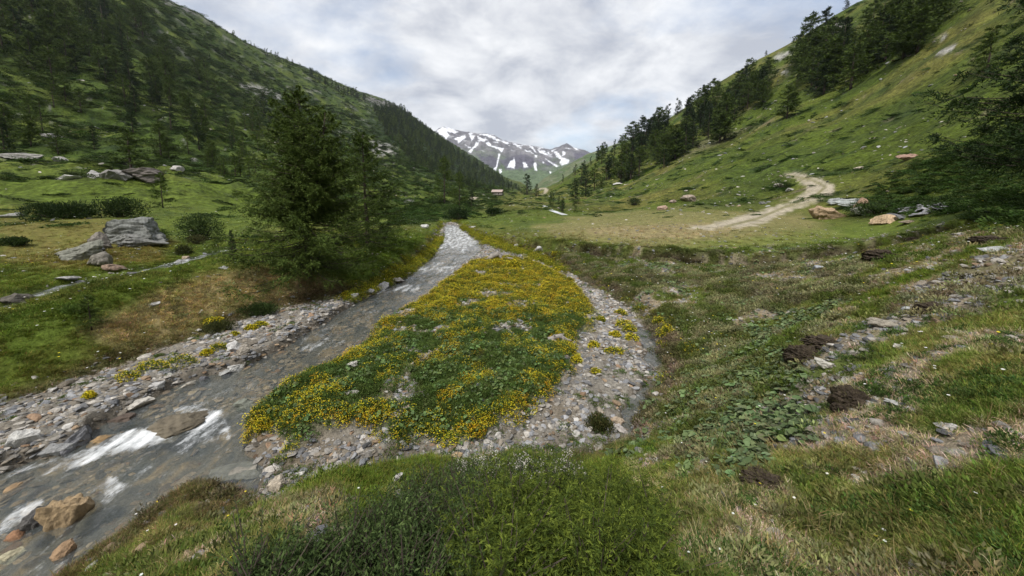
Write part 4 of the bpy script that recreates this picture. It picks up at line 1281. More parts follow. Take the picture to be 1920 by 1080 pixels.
scatter('gravel_herbs', 'small green plants growing between the stones of the gravel bars', pts, zrot(n, .2), rng.uniform(.25, .8, n), rng.integers(0, 4, n), herb, tint_arr(n, (1.2, 1.2, .8), .25), 'ground cover')
# lush cushions along the channel edge and the far stream banks
ce = np.exp(-((sG + .15) / .3) ** 2) * ((VPX > 880) | ((VPX > 640) & (VPY < 560))) * (VPY < 720) + 0
cf = pmask([(640, 560), (690, 535), (790, 470), (830, 445), (835, 470), (800, 500), (740, 540), (660, 575)], 6, 6, 1, 940) + pmask([(868, 425), (905, 440), (985, 465), (1060, 495), (1060, 515), (1000, 485), (900, 455)], 5, 5, 1, 941)
pts, q = sample(np.clip(cf * 1.6, 0, 2) * (1 - inW) + ce * .12, 1500, 40, .2)
n = len(pts); rr_ = np.hypot(pts[:, 0], pts[:, 1])
scatter('saxifrage_cushions', 'bright yellow green flowering cushions lining the banks of the far stream', pts, zrot(n, .15), rng.uniform(.6, 1.3, n) * (1 + .025 * rr_), rng.integers(0, 3, n), sax_lush, tint_arr(n, (1, 1, .9), .2), 'flowers')

# pebbles -----------------------------------------------------------
sandy = np.maximum(smooth(.12, .34, fbm(GX * .8, GY * .8, 3, 955)), pmask([(1120, 690), (1200, 690), (1200, 760), (1150, 790), (1100, 760)], 10, 8, 1, 956))
wp = (1 - .8 * sandy) * inG * (1 - inW) * (1 - .93 * inF * (1 - smooth(.16, .34, fpatch))) * (1 - .6 * inP) * np.clip(.9 + 1.2 * n_fine, .15, 2)
pts, q = sample(wp, 24000, 45, .75)
n = len(pts); rr_ = np.hypot(pts[:, 0], pts[:, 1])
s = (.018 + .075 * rng.random(n) ** 4) * (1 + .045 * rr_)
wetq = np.clip(q(WETA), 0, 1)[:, None]
scatter('gravel', 'pale grey and brown pebbles covering the gravel bars beside the stream', pts + np.stack([0 * s, 0 * s, s * .08], -1), zrot(n, .22), s * 1.15, rng.integers(0, 10, n), pebbles, stone_tints(n) * .97 * (1 - .4 * wetq), 'gravel')
pts, q = sample(smooth(-.05, .1, sW) * np.clip(.5 + 1.5 * noise(GX * 1.2, GY * .8, 951), .05, 2), 5600, 40, .7)
n = len(pts); rr_ = np.hypot(pts[:, 0], pts[:, 1]); s = (.05 + .10 * rng.random(n) ** 2.5) * (1 + .03 * rr_)
scatter('streambed_stones', 'brown and ochre stones lying under the shallow stream water', pts, zrot(n, .15), np.stack([s, s, s * .6], -1), rng.integers(0, 10, n), pebbles, stone_tints(n) * np.array([[.85, .68, .48]]), 'stones')
wq = land * (dirtR * 1.3 + .6 * dirtR2 + .3 * bankR + 1.3 * barepat + .04 * dryR + .03 * (RR < 25) + .6 * edge)
pts, q = sample(wq, 14000, 30, .6)
n = len(pts); rr_ = np.hypot(pts[:, 0], pts[:, 1]); s = (.015 + .06 * rng.random(n) ** 3) * (1 + .05 * rr_)
scatter('loose_stones', 'small pale stones and grit on the bare soil strip of the right bank', pts + np.stack([0 * s, 0 * s, s * .08], -1), zrot(n, .25), s * 1.3, rng.integers(0, 10, n), pebbles, stone_tints(n) * .85, 'gravel')
# stones dotted over the pastures
pts, q = sample(land * (RR > 14) * (.12 + 1.5 * pmask([(1180, 370), (1400, 330), (1560, 270), (1760, 230), (1800, 320), (1640, 370), (1480, 400), (1250, 410)], 20, 20, .1, 961) + hr * 1.0 * smooth(.0, .3, fbm(GX / 9, GY / 9, 3, 960)) + hl * 1.3 * smooth(.1, .3, n_far)), 2200, 260, .55)
n = len(pts); rr_ = np.hypot(pts[:, 0], pts[:, 1]); s = (.07 + .22 * rng.random(n) ** 3) * (.6 + .028 * rr_)
scatter('scattered_stones', 'small white and grey stones dotted over the grassy slopes', pts, zrot(n, .25), s, rng.integers(0, 10, n), pebbles, stone_tints(n) * 1.1, 'stones')

# meadow flowers: white and yellow specks
S_ = []
for nm, c in (('white', (.8, .8, .76)), ('yellow', (.8, .66, .05))):
    g_ = np.random.default_rng(5); S = Soup(); h_ = .07
    tube(S, [[0, 0, 0], [.004, 0, h_]], [.0012, .001], 3, (.09, .12, .04), False)
    an = np.arange(6) / 6 * 2 * PI
    d = np.stack([np.cos(an), np.sin(an), .25 + 0 * an], -1); wd = np.stack([-np.sin(an), np.cos(an), 0 * an], -1)
    rhomb(S, np.tile([[.004, 0, h_]], (6, 1)), d, wd, .010, .006, c, .6)
    S_.append(S.mesh('small_flower', MAT_LEAF_T))
fl = proto_collection(S_, 'small_flowers')
pts, q = sample(land * (.25 + smooth(0, .3, n_mid)) * (np.abs(AZ) < R(60)), 2400, 45, .8)
n = len(pts); rr_ = np.hypot(pts[:, 0], pts[:, 1])
scatter('meadow_flowers', 'tiny white and yellow flowers dotted through the grass', pts, zrot(n, .1), np.clip(.5 + .16 * rr_, .8, 2.6), (rng.random(n) < .22).astype(int), fl, tint_arr(n, (1, 1, 1), .1), 'flowers')

# low shrubs on the slopes
wl_ = hl * (.25 + 1.6 * smooth(-.02, .25, fbm(GX / 9, GY / 6, 4, 71))) + smooth(20, 40, RR) * (RR < 60) * LFT * smooth(.12, .3, fbm(GX / 5, GY / 3.5, 3, 975)) * .5 * land
pts, q = sample(wl_, 7500, 620, 1.25)
pts2, q2 = sample(wl_ * (RR > 300), 3500, 1300, .6)
pts = np.concatenate([pts, pts2])
n = len(pts); rr_ = np.hypot(pts[:, 0], pts[:, 1]); s = rng.uniform(.5, 1.3, n) * np.clip(.55 + .013 * rr_, .8, 6)
scatter('mountain_shrubs', 'low dark shrubs covering the left mountainside', pts, zrot(n, .2), np.stack([s * 1.25, s * 1.25, s * .62], -1), rng.integers(0, 5, n), low_shrubs, tint_arr(n, (.95, 1, .9), .3), 'shrubs')
wl_ = hr * (.02 + smooth(.2, .36, fbm(GX / 5, GY / 8, 4, 72))) + (1.5 * pmask([(1600, 395), (1640, 350), (1740, 300), (1860, 250), (1960, 230), (1960, 430), (1800, 405)], 8, 14, .5, 980) + pmask([(1440, 350), (1470, 340), (1500, 352), (1470, 362)], 3, 3, .5, 981)  # thickened at the right edge: juniper, also standing in for tree shadows
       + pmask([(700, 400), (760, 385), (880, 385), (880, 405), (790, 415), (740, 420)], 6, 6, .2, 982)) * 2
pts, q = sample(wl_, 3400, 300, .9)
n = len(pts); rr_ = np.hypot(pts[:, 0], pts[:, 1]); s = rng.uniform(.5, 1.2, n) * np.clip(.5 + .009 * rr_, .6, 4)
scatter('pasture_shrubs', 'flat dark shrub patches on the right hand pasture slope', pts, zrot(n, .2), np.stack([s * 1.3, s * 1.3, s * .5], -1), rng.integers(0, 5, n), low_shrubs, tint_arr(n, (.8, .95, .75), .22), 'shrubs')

# ------------------------------------------------------------------ countable stones along the water
STONE_GROUPS = {'gL': ('stones on the left gravel bank', 'pale flat stone lying on the left gravel bank'),
                'gR': ('stones in the right channel', 'grey stone lying in the nearly dry right channel'),
                'gF': ('stones at the front gravel strip', 'rounded stone on the gravel strip below the front bank')}
stone_meshes = []
for k in range(9):
    g_ = np.random.default_rng(400 + k)
    V, F = rock_geo(400 + k, 2, 9, (1, g_.uniform(.55, .9), g_.uniform(.22, .55)), .05)
    stone_meshes.append(raw_mesh('stone', V, F, MAT_STONE, False))


def ptmask_choice(poly, count, seed):
    g = np.random.default_rng(seed)
    w_ = pmask(poly, 3, 2, 1, seed) * inG * (1 - inW) * (1 - .9 * inF)
    return sample(w_, count, None, -.3, g)


def stone_obj(x, y, z, s, tint, label, group=None, mesh=None, rot=None, cat='stone', name='stone', mat=None, sc=None):
    o = link(name, mesh or stone_meshes[rnd.randrange(9)], loc=(x, y, z), label=label, category=cat, group=group)
    o.rotation_euler = rot or (rnd.gauss(0, .16), rnd.gauss(0, .16), rnd.uniform(0, 6.28))
    o.scale = sc or (s, s, s)
    o['tint'] = [float(t) for t in tint]
    return o


for key, poly, cnt, smin, smax in (('gL', [(0, 770), (200, 700), (400, 620), (560, 575), (690, 555), (620, 600), (460, 690), (250, 765), (60, 868), (0, 885)], 120, .09, .24),
                                   ('gR', [(1080, 540), (1190, 590), (1240, 690), (1200, 790), (1120, 850), (1000, 850), (1080, 720), (1120, 640), (1060, 560)], 90, .08, .19),
                                   ('gF', [(480, 880), (540, 880), (700, 850), (900, 850), (1060, 860), (900, 880), (700, 930), (560, 960), (500, 930)], 60, .06, .15)):
    pts, _q = ptmask_choice(poly, cnt, 1000 + cnt)
    tt = stone_tints(cnt)
    for (x, y, z), t_ in zip(pts, tt):
        s_ = smin + (smax - smin) * rnd.random() ** 2.2
        lum = float(t_.mean()); warm = t_[0] / t_[2] > 1.25
        shade = ('white' if lum > .42 else 'pale' if lum > .33 else 'grey' if lum > .2 else 'dark') if not warm else ('tan' if lum > .25 else 'brown')
        size = 'large' if s_ > smin + (smax - smin) * .45 else 'small'
        px_, py_ = project(x, y, z)
        if key == 'gL':
            where = 'on the left gravel bank near the picture edge' if px_ < 130 else 'on the left gravel bank beside the pale flat slab' if px_ < 300 else 'on the left gravel bank by the bright green cushions' if px_ < 440 else 'on the left gravel bank below the big larch'
        elif key == 'gR':
            where = 'high in the right channel beside the flowers' if py_ < 640 else 'beside the pool in the right channel' if py_ < 740 else 'in the lower right channel near the grassy hump'
        else:
            where = 'on the front gravel at the tip of the flower bar' if px_ < 640 else 'in the wet hollow below the flower bar' if px_ < 820 else 'on the front gravel behind the flowering bush'
        stone_obj(x, y, z + s_ * .1, s_, t_, size + ' ' + shade + ' stone ' + where, STONE_GROUPS[key][0])

# notable rocks: px, py(base centre), width px, height px, tint, label, flatness, yaw
def big_rock(px, py, wpx, hpx, tint, label, seed, cat='boulder', depthf=.8, sink=.30, yaw=None, roll=0., layers=0., cuts=14, name='boulder', pitch=0., rough=.12, group=None, sub=None):
    x, y, z = hit(px, py)
    r_ = ray(px, py); t = y / r_[1]
    wd = wpx / FPX * t; hg = hpx / FPX * t
    if height_at(x, y, sW) > .02:
        z = max(z, float(WL(y)) - .05)
    V, F = rock_geo(seed, sub or (4 if wpx > 50 else 3), max(cuts, 14), (1, 1, 1), rough, layers)
    V = V * np.array([wd, wd * depthf, hg * (1 + sink)])
    me = raw_mesh(name, V, F, MAT_BOULDER if wd > .6 else MAT_STONE, False)
    o = link(name, me, loc=(x, y + wd * depthf * .2, z + hg * (.5 - sink * .5)), label=label, category=cat, group=group)
    o.rotation_euler = (pitch, roll, (math.atan2(-x, y)) if yaw is None else yaw)
    o['tint'] = [float(c_) for c_ in tint]
    return o


GRY = (.17, .175, .165); ORG = (.36, .26, .165); PALE = (.44, .42, .39); DRK = (.13, .13, .14)
big_rock(228, 458, 104, 50, GRY, 'large grey layered rock rising from the left meadow under a dark juniper', 51, depthf=1.0, layers=.12, cuts=12)
big_rock(258, 462, 70, 24, (.19, .19, .18), 'low grey ledge at the foot of the large layered meadow rock', 52, layers=.15)
big_rock(140, 489, 64, 38, (.18, .18, .15), 'lichen covered grey boulder left of the small brown gap in the left meadow', 53)
big_rock(184, 470, 32, 36, (.19, .17, .15), 'upright brownish boulder between the lichen boulder and the large layered rock', 54)
big_rock(177, 477, 24, 14, DRK, 'small dark stone wedged against the lichen boulder', 55, cat='stone', name='stone')
big_rock(183, 500, 34, 28, (.24, .22, .19), 'pale pointed boulder below the lichen boulder', 56)
big_rock(210, 508, 36, 14, (.28, .20, .15), 'reddish broken stone right of the pale pointed boulder', 57, cat='stone', name='stone')
big_rock(114, 412, 12, 5, GRY, 'small grey stone on the far left edge of the meadow', 58, cat='stone', name='stone') if False else None
big_rock(14, 408, 34, 10, (.24, .24, .23), 'flat dark grey slab on the meadow at the left edge of the picture', 59, cat='rock', name='rock_slab')
big_rock(122, 337, 36, 10, (.52, .51, .49), 'white bleached rock pieces at the foot of the left slope', 60, cat='rock', name='rock')
big_rock(176, 334, 34, 16, (.38, .37, .36), 'pale block left of the mossy overhanging boulder', 61)
big_rock(212, 336, 46, 20, (.20, .19, .18), 'grey boulder at the left end of the mossy overhang', 62)
big_rock(262, 338, 58, 24, (.15, .13, .12), 'dark overhanging boulder under the bushy larch on the left', 63)
big_rock(330, 320, 22, 10, (.42, .40, .38), 'pale boulder on the grass right of the mossy overhang', 64)
big_rock(88, 257, 42, 8, (.34, .33, .32), 'flat pale outcrop low on the left slope', 65, cat='rock', name='rock')
big_rock(22, 296, 60, 10, (.30, .29, .27), 'long flat outcrop at the far left foot of the slope', 66, cat='rock', name='rock')
big_rock(112, 302, 26, 9, (.33, .32, .30), 'small pale outcrop beside the long flat outcrop', 67, cat='rock', name='rock')
big_rock(464, 220, 24, 9, (.42, .42, .42), 'pale bare rock high on the left slope beside the big larch top', 68, cat='rock', name='rock')
big_rock(120, 526, 36, 8, (.34, .33, .32), 'pale flat stone beside the brook on the left', 69, cat='stone', name='stone')
big_rock(145, 534, 18, 8, (.25, .25, .25), 'small grey stone at the turn of the brook', 70, cat='stone', name='stone')
big_rock(30, 572, 46, 22, (.10, .09, .075), 'dark wet rock in the small cascade of the brook', 71, depthf=.6)
big_rock(338, 494, 22, 7, (.25, .25, .25), 'grey stone standing in the brook below the round bush', 72, cat='stone', name='stone')
big_rock(345, 486, 16, 6, (.34, .27, .2), 'reddish stone beside the brook below the round bush', 73, cat='stone', name='stone')
big_rock(248, 518, 22, 8, (.11, .11, .11), 'dark stone with white water around it in the brook', 74, cat='stone', name='stone')
big_rock(417, 505, 16, 6, (.36, .36, .36), 'pale stone on the dry grass ridge left of the big larch', 75, cat='stone', name='stone')
big_rock(285, 574, 20, 6, (.42, .41, .40), 'white flat stone on the dry grass ridge above the little spruce', 76, cat='stone', name='stone')
# right meadow boulders
big_rock(1557, 410, 58, 24, ORG, 'large orange brown block at the edge of the flat meadow', 81, depthf=.7, cuts=8)
big_rock(1662, 419, 42, 17, (.46, .34, .22), 'wedge shaped tan boulder near the slab pile', 82, depthf=.7, cuts=8)
big_rock(1628, 401, 44, 14, (.28, .27, .24), 'low grey boulder between the orange block and the tan wedge', 83)
big_rock(1598, 386, 62, 14, (.36, .38, .37), 'long pale slab lying behind the orange block', 84, depthf=.6)
big_rock(1577, 380, 36, 9, (.30, .31, .31), 'thin grey slab at the left end of the long pale slab', 85)
big_rock(1619, 386, 26, 16, (.40, .27, .19), 'reddish boulder at the right end of the long pale slab', 86)
big_rock(1704, 419, 24, 7, (.22, .18, .13), 'small brown boulder right of the tan wedge', 87, cat='stone', name='stone')
big_rock(1292, 378, 28, 13, (.34, .28, .23), 'brown boulder on the meadow rise left of the track', 88)
big_rock(1243, 393, 20, 8, (.38, .27, .21), 'reddish boulder at the far edge of the flat meadow', 89)
big_rock(1262, 381, 14, 7, (.36, .28, .24), 'small reddish boulder between the two meadow boulders', 90)
big_rock(1706, 298, 32, 10, (.34, .22, .17), 'reddish brown rock on the right slope above the boulder group', 91)
big_rock(1612, 317, 16, 5, (.44, .38, .31), 'pale stone above the bend of the track', 92, cat='stone', name='stone')
big_rock(1462, 350, 18, 7, (.40, .37, .33), 'pale stone inside the bend of the track', 93, cat='stone', name='stone')
big_rock(1482, 358, 14, 6, (.42, .40, .37), 'white stone at the lower side of the track bend', 94, cat='stone', name='stone')
big_rock(1432, 383, 14, 5, (.25, .25, .25), 'grey stone on the meadow left of the track', 95, cat='stone', name='stone')
big_rock(1159, 347, 18, 5, (.55, .54, .52), 'white rock on the slope below the right hand conifers', 96, cat='rock', name='rock')
big_rock(886, 429, 16, 5, (.50, .49, .48), 'white stone on the turf where the stream bends away', 97, cat='stone', name='stone')
big_rock(968, 466, 10, 9, (.52, .51, .50), 'white stone at the top of the right channel', 98, cat='stone', name='stone')
big_rock(1010, 472, 16, 10, (.45, .44, .43), 'pale slab leaning on the right bank beside the driftwood', 99, cat='stone', name='stone')
big_rock(1018, 480, 12, 5, (.50, .49, .48), 'small white slab lower down the right bank', 100, cat='stone', name='stone')
big_rock(796, 428, 16, 8, (.55, .54, .53), 'white rock at the left bank where the stream comes into view', 101, cat='rock', name='rock')
def long_rock(p0, p1, wpx, hpx, tint, label, seed, name='stone', cat='stone'):
    a = np.array(hit(*p0)); b = np.array(hit(*p1)); c = (a + b) / 2
    t = c[1] / ray(*p0)[1]
    Ln = np.linalg.norm((b - a)[:2]); wd = wpx / FPX * t; hg = hpx / FPX * t
    V, F = rock_geo(seed, 4, 14, (1, 1, 1), .10)
    V = V * np.array([Ln, wd, hg * 1.3])
    V[:, 2] += .25 * hg * V[:, 0] / Ln
    o = link(name, raw_mesh(name, V, F, MAT_STONE, False), loc=(c[0], c[1], max(c[2], WL(c[1]) - .03) + hg * .3), label=label, category=cat)
    o.rotation_euler = (0, 0, math.atan2(b[1] - a[1], b[0] - a[0]))
    o['tint'] = [float(q_) for q_ in tint]


# pile of dark slabs on the right
g_ = np.random.default_rng(77)
slab_meshes = []
for k in range(6):
    V, F = rock_geo(500 + k, 1, 7, (1, g_.uniform(.5, .8), g_.uniform(.12, .25)), .04)
    slab_meshes.append(raw_mesh('slab', V, F, MAT_BOULDER, False))
for k in range(60):
    px = 1672 + 108 * g_.random() ** .9; t_ = (px - 1672) / 108
    py = 412 - 22 * t_ + g_.uniform(-15, 6) * (1 - .45 * t_)
    x, y, z = hit(px, py)
    s_ = g_.uniform(.25, .7)
    o = stone_obj(x, y, z + g_.uniform(.05, .16), s_, np.array((.20, .20, .21)) * g_.uniform(.5, 1.5), 'grey slate slab in the rubble pile at the foot of the right slope', 'slabs in the rubble pile', slab_meshes[k % 6], (g_.normal(0, .3), g_.normal(0, .3), g_.uniform(0, 6)), 'slab', 'slab')
# river rocks
long_rock((108, 866), (182, 808), 34, 34, (.17, .17, .18), 'long dark grey slab tilted up at the left water edge', 111, 'rock_slab', 'rock')
big_rock(100, 852, 44, 20, (.30, .30, .30), 'grey stone touching the foot of the long dark slab', 112, depthf=.5, cat='stone', name='stone', yaw=R(25))
big_rock(34, 838, 44, 30, (.50, .49, .47), 'white angular stone on the gravel at the left edge', 113, cat='stone', name='stone')
long_rock((230, 776), (284, 750), 26, 12, (.50, .47, .42), 'pale flat slab at the left water edge', 114)
big_rock(226, 806, 42, 16, (.10, .075, .06), 'dark red brown wet stone in the stream', 115, cat='stone', name='stone')
big_rock(185, 842, 40, 14, (.30, .20, .10), 'ochre stone just under the water beside the long dark slab', 116, cat='stone', name='stone')
big_rock(436, 660, 22, 20, (.55, .54, .53), 'white upright stone on the left gravel bank', 117, cat='stone', name='stone')
big_rock(455, 663, 20, 17, (.38, .34, .29), 'tan stone right beside the white upright stone', 118, cat='stone', name='stone')
big_rock(440, 696, 26, 12, (.50, .49, .47), 'white stone at the water edge above the dark pebble', 119, cat='stone', name='stone')
big_rock(424, 703, 28, 9, (.33, .33, .32), 'flat grey stone left of the white water edge stone', 120, cat='stone', name='stone')
big_rock(424, 708, 18, 8, (.07, .07, .08), 'small black wet stone at the water edge', 121, cat='stone', name='stone')
big_rock(382, 722, 16, 14, (.12, .12, .13), 'small dark stone standing in the stream', 122, cat='stone', name='stone')
big_rock(286, 728, 32, 9, (.42, .41, .40), 'flat light stone above the pale slab', 123, cat='stone', name='stone')
big_rock(348, 732, 30, 14, (.36, .33, .28), 'pale brown stone half under the water', 124, cat='stone', name='stone')
big_rock(460, 785, 42, 20, (.19, .20, .165), 'greenish grey stone lying against the right side of the stream', 125, cat='stone', name='stone', yaw=R(20))
big_rock(330, 835, 110, 26, (.125, .105, .075), 'broad brown ribbed boulder with water breaking over it', 126, depthf=.9, layers=.06, sink=.3)
big_rock(280, 838, 20, 16, (.045, .04, .035), 'black wet rock at the left end of the ribbed boulder', 127, cat='stone', name='stone')
big_rock(118, 1022, 72, 58, (.33, .24, .14), 'tan and orange boulder in the stream at the bottom left', 128, cuts=11)
big_rock(66, 1020, 56, 34, (.11, .105, .10), 'dark wet rock left of the tan boulder', 129, depthf=.8)
big_rock(36, 1050, 36, 20, (.27, .15, .085), 'rust red stone below the dark wet rock', 130, cat='stone', name='stone')
big_rock(116, 1062, 34, 32, (.30, .20, .12), 'orange brown stone below the tan boulder', 131, cat='stone', name='stone')
long_rock((-6, 972), (62, 925), 24, 12, (.31, .21, .12), 'long orange stone breaking the water at the left edge', 132)
big_rock(20, 1084, 36, 16, (.42, .38, .26), 'pale yellow stone in the bottom left corner', 133, cat='stone', name='stone')
big_rock(168, 975, 18, 10, (.32, .22, .14), 'small pinkish stone right of the tan boulder', 134, cat='stone', name='stone')
big_rock(440, 905, 110, 14, (.22, .205, .175), 'broad flat sandy slab at the water edge below the flower bar', 135, depthf=.75, cuts=14, sink=.55, name='rock_slab', cat='rock', yaw=R(-20))
big_rock(460, 942, 40, 9, (.25, .23, .2), 'broken corner of the sandy slab beside the grass', 136, depthf=.7, cat='rock', name='rock')
big_rock(516, 926, 32, 28, (.46, .40, .32), 'pale pointed stone at the front end of the flower bar', 137, cat='stone', name='stone')
big_rock(680, 880, 18, 22, (.25, .26, .28), 'blue grey upright stone on the wet gravel', 138, cat='stone', name='stone')
big_rock(745, 905, 20, 14, (.48, .46, .43), 'white stone in the puddle below the flower bar', 139, cat='stone', name='stone')
big_rock(856, 866, 24, 16, (.42, .30, .17), 'orange speckled stone on the front gravel', 140, cat='stone', name='stone')
big_rock(935, 822, 18, 14, (.50, .48, .45), 'white oval stone at the lower edge of the flower bar', 141, cat='stone', name='stone')
big_rock(1160, 795, 26, 14, (.40, .32, .24), 'tan oval stone in the lower right channel', 142, cat='stone', name='stone')
big_rock(1165, 808, 30, 12, (.40, .37, .35), 'flat pale stone just below the tan oval stone', 143, cat='stone', name='stone', yaw=R(-30))
big_rock(1088, 804, 30, 10, (.28, .29, .31), 'blue grey flat stone on the gravel left of the mossy hump', 144, cat='stone', name='stone')
big_rock(654, 742, 32, 9, (.42, .40, .36), 'pale slab lying among the flowers at the left of the bar', 145, cat='stone', name='stone')
big_rock(660, 690, 24, 11, (.42, .40, .37), 'pale stone at the water edge beside the flower bar', 146, cat='stone', name='stone')
big_rock(715, 542, 26, 14, (.33, .33, .33), 'grey rock below the turf at the left bank of the stream', 147, cat='stone', name='stone')
big_rock(745, 530, 24, 9, (.45, .41, .38), 'pale pinkish rock on the left bank near the yellow cushions', 148, cat='stone', name='stone')
big_rock(690, 551, 22, 9, (.28, .28, .28), 'dark flat rock beside the grey bank rock', 149, cat='stone', name='stone')
big_rock(665, 560, 14, 11, (.36, .36, .36), 'small grey rock under the left bank turf', 150, cat='stone', name='stone')
big_rock(1540, 506, 24, 8, (.32, .34, .37), 'blue grey flat stone on the bare slope of the right bank', 151, cat='stone', name='stone')
big_rock(1684, 766, 34, 12, (.42, .42, .40), 'flat pale stone in the dry grass right of the dark turf clod', 152, cat='stone', name='stone')
big_rock(1780, 805, 34, 14, (.45, .43, .41), 'pale rounded stone in the dry grass on the far right', 153, cat='stone', name='stone')
big_rock(1795, 640, 34, 8, (.36, .32, .26), 'sandy flat stone in the grass of the right bank', 154, cat='stone', name='stone')
big_rock(1540, 733, 20, 8, (.38, .38, .38), 'round grey stone on the bare soil left of the dark turf clod', 155, cat='stone', name='stone')
big_rock(1660, 612, 46, 12, (.30, .27, .22), 'brown grey stone on the stony strip below the dark hollow', 156, cat='stone', name='stone')
big_rock(1710, 590, 30, 14, (.40, .41, .41), 'pale pointed stone under the dark hollow of the right bank', 157, cat='stone', name='stone')
big_rock(1548, 690, 30, 16, (.50, .48, .43), 'whitish rock below the overhanging dark turf', 158, cat='stone', name='stone')
big_rock(1870, 470, 40, 8, (.40, .41, .40), 'long pale flake at the right edge of the stony strip', 159, cat='stone', name='stone')
big_rock(1695, 655, 24, 7, (.42, .40, .36), 'small light flake below the stony strip', 160, cat='stone', name='stone')

# ------------------------------------------------------------------ conifers
def needles(S, p, d, size, c, g, per=3):
    """tufts of needles as thin crossed blades round points p along d"""
    n = len(p)
    for k in range(per):
        dd = norm(d + g.normal(0, .75, (n, 3)))
        rhomb(S, p, dd, g.normal(0, 1, (n, 3)), size * g.uniform(.6, 1.3, n), size * .26, c * g.uniform(.7, 1.3, (n, 1)), .5)


def conifer(seed, H, Rw, nb, ntw0, tuft_size, per, c1, c2, base_h=.06, droop=.25, trunk_r=.02, leaders=1, gap=.0, taper=.85, tufts=8, lean=0., low=.9):
    """returns trunk soup and crown soup; H height, Rw crown radius"""
    g = np.random.default_rng(seed)
    T = Soup(); Cn = Soup()
    zs = np.linspace(-.03 * H, H, 10)
    axis = np.stack([lean * (zs / H) ** 1.0 * H + .012 * H * noise(zs / H * 3 + seed, zs * 0), .012 * H * noise(zs / H * 3 + seed, zs * 0 + 5), zs], -1)
    tube(T, axis, trunk_r * H * (1 - zs / H * .93), 8, (.06, .045, .035))
    tops = [(axis, H, 1.0)]
    for k in range(leaders - 1):
        h0 = H * g.uniform(.1, .35); a = g.uniform(0, 2 * PI); H2 = H * g.uniform(.72, .93)
        zz = np.linspace(h0, H2, 8); t = (zz - h0) / (H2 - h0)
        ox = np.interp(h0, zs, axis[:, 0]); off = Rw * g.uniform(.22, .4)
        ax2 = np.stack([ox + off * np.sqrt(t) * math.cos(a), off * np.sqrt(t) * math.sin(a), zz], -1)
        tube(T, ax2, trunk_r * H * .6 * (1 - t * .9), 6, (.06, .045, .035))
        tops.append((ax2, H2, .6))
    for axp, Hh, share in tops:
        m = int(nb * share)
        for i in range(m):
            hz = base_h * H + (Hh - base_h * H) * ((i + g.random()) / m) ** low
            if hz < axp[0, 2]:
                hz = axp[0, 2] + g.random() * (Hh - axp[0, 2]) * .6
            f = hz / Hh
            Lb = Rw * (1 - f) ** taper * g.uniform(.65, 1.12) * (1.0 if share == 1 else .62) + .035 * H * g.uniform(.6, 1.2)
            if f < .16:
                Lb *= g.uniform(.6, 1.05)
            a = g.uniform(0, 2 * PI)
            b0 = np.array([np.interp(hz, axp[:, 2], axp[:, 0]), np.interp(hz, axp[:, 2], axp[:, 1]), hz])
            t = np.linspace(0, 1, 7)
            up = .55 * max(0, f - .45) - droop * (1 - f) * 1.0 + g.normal(0, .08)
            rad = np.array([math.cos(a), math.sin(a), 0]); sd = np.array([-math.sin(a), math.cos(a), 0])
            pth = b0 + rad * (Lb * t)[:, None] + np.array([0, 0, 1]) * (Lb * (up * t + (.22 + .1 * (1 - f)) * t ** 2.6))[:, None] + sd * (Lb * .10 * g.normal() * t ** 2)[:, None]
            tube(T, pth, .0042 * H * (1 - f * .6) * (1 - .85 * t), 3, (.055, .045, .035), False)
            ntw = max(3, int(ntw0 * (.45 + .95 * Lb / Rw)))
            tw = g.uniform(.10, 1, ntw) ** .85
            pos = np.stack([np.interp(tw, t, pth[:, q_]) for q_ in range(3)], -1)
            tl = Lb * g.uniform(.12, .34, ntw) * (1.15 - .75 * tw)
            sgn = np.where(g.random(ntw) < .5, -1, 1)[:, None]
            td = norm(rad * .75 + sgn * sd * g.uniform(.4, 1.3, (ntw, 1)) + [0, 0, -.05 - droop * .9] + g.normal(0, .28, (ntw, 3)))
            s_ = (np.arange(tufts) + .5) / tufts
            P3 = pos[:, None, :] + td[:, None, :] * (tl[:, None] * s_[None])[..., None] - np.array([0, 0, 1.]) * (tl[:, None] * s_[None] ** 2 * .25)[..., None]
            P3 = P3.reshape(-1, 3)
            if gap:
                k_ = noise(P3[:, 0] / (.22 * Rw) + seed, P3[:, 2] / (.16 * Rw) + P3[:, 1] / (.22 * Rw)) > -gap
                P3 = P3[k_]
                dd = np.repeat(td, tufts, 0)[k_]
            else:
                dd = np.repeat(td, tufts, 0)
            if len(P3) == 0:
                continue
            cc = np.array(c1) + (np.array(c2) - np.array(c1)) * g.random((len(P3), 1))
            needles(Cn, P3, dd + [0, 0, .25], tuft_size, cc * g.uniform(.8, 1.2), g, per)
            # along the branch itself
            pb = np.stack([np.interp(np.linspace(.15, 1, 9), t, pth[:, q_]) for q_ in range(3)], -1)
            needles(Cn, pb, np.tile(rad + [0, 0, .3], (9, 1)), tuft_size, np.tile(np.array(c2)[None], (9, 1)), g, per)
    return T, Cn


def tree_thing(name, loc, trunk_me, crown_me, label, group=None, scale=1., rz=0., cat='tree'):
    e = bpy.data.objects.new(name, None); COL.objects.link(e)
    e.location = loc; e.rotation_euler = (0, 0, rz); e.scale = (scale, scale, scale) if not hasattr(scale, '__len__') else scale
    e['label'] = label; e['category'] = cat
    if group:
        e['group'] = group
    t_ = link('trunk', trunk_me, e); c_ = link('crown', crown_me, e)
    return e


LG1, LG2 = (.034, .060, .012), (.082, .118, .024)     # larch
SG1, SG2 = (.016, .032, .013), (.038, .060, .022)     # spruce and stone pine
# the big larch in the left meadow
def px_tree(px, py, hpx):
    x, y, z = hit(px, py)
    t = y / ray(px, py)[1]
    d0 = ray(px, py); d1 = ray(px, py - hpx)
    # height above the base for the same forward distance
    return x, y, z, (d1[2] / d1[1] - d0[2] / d0[1]) * y


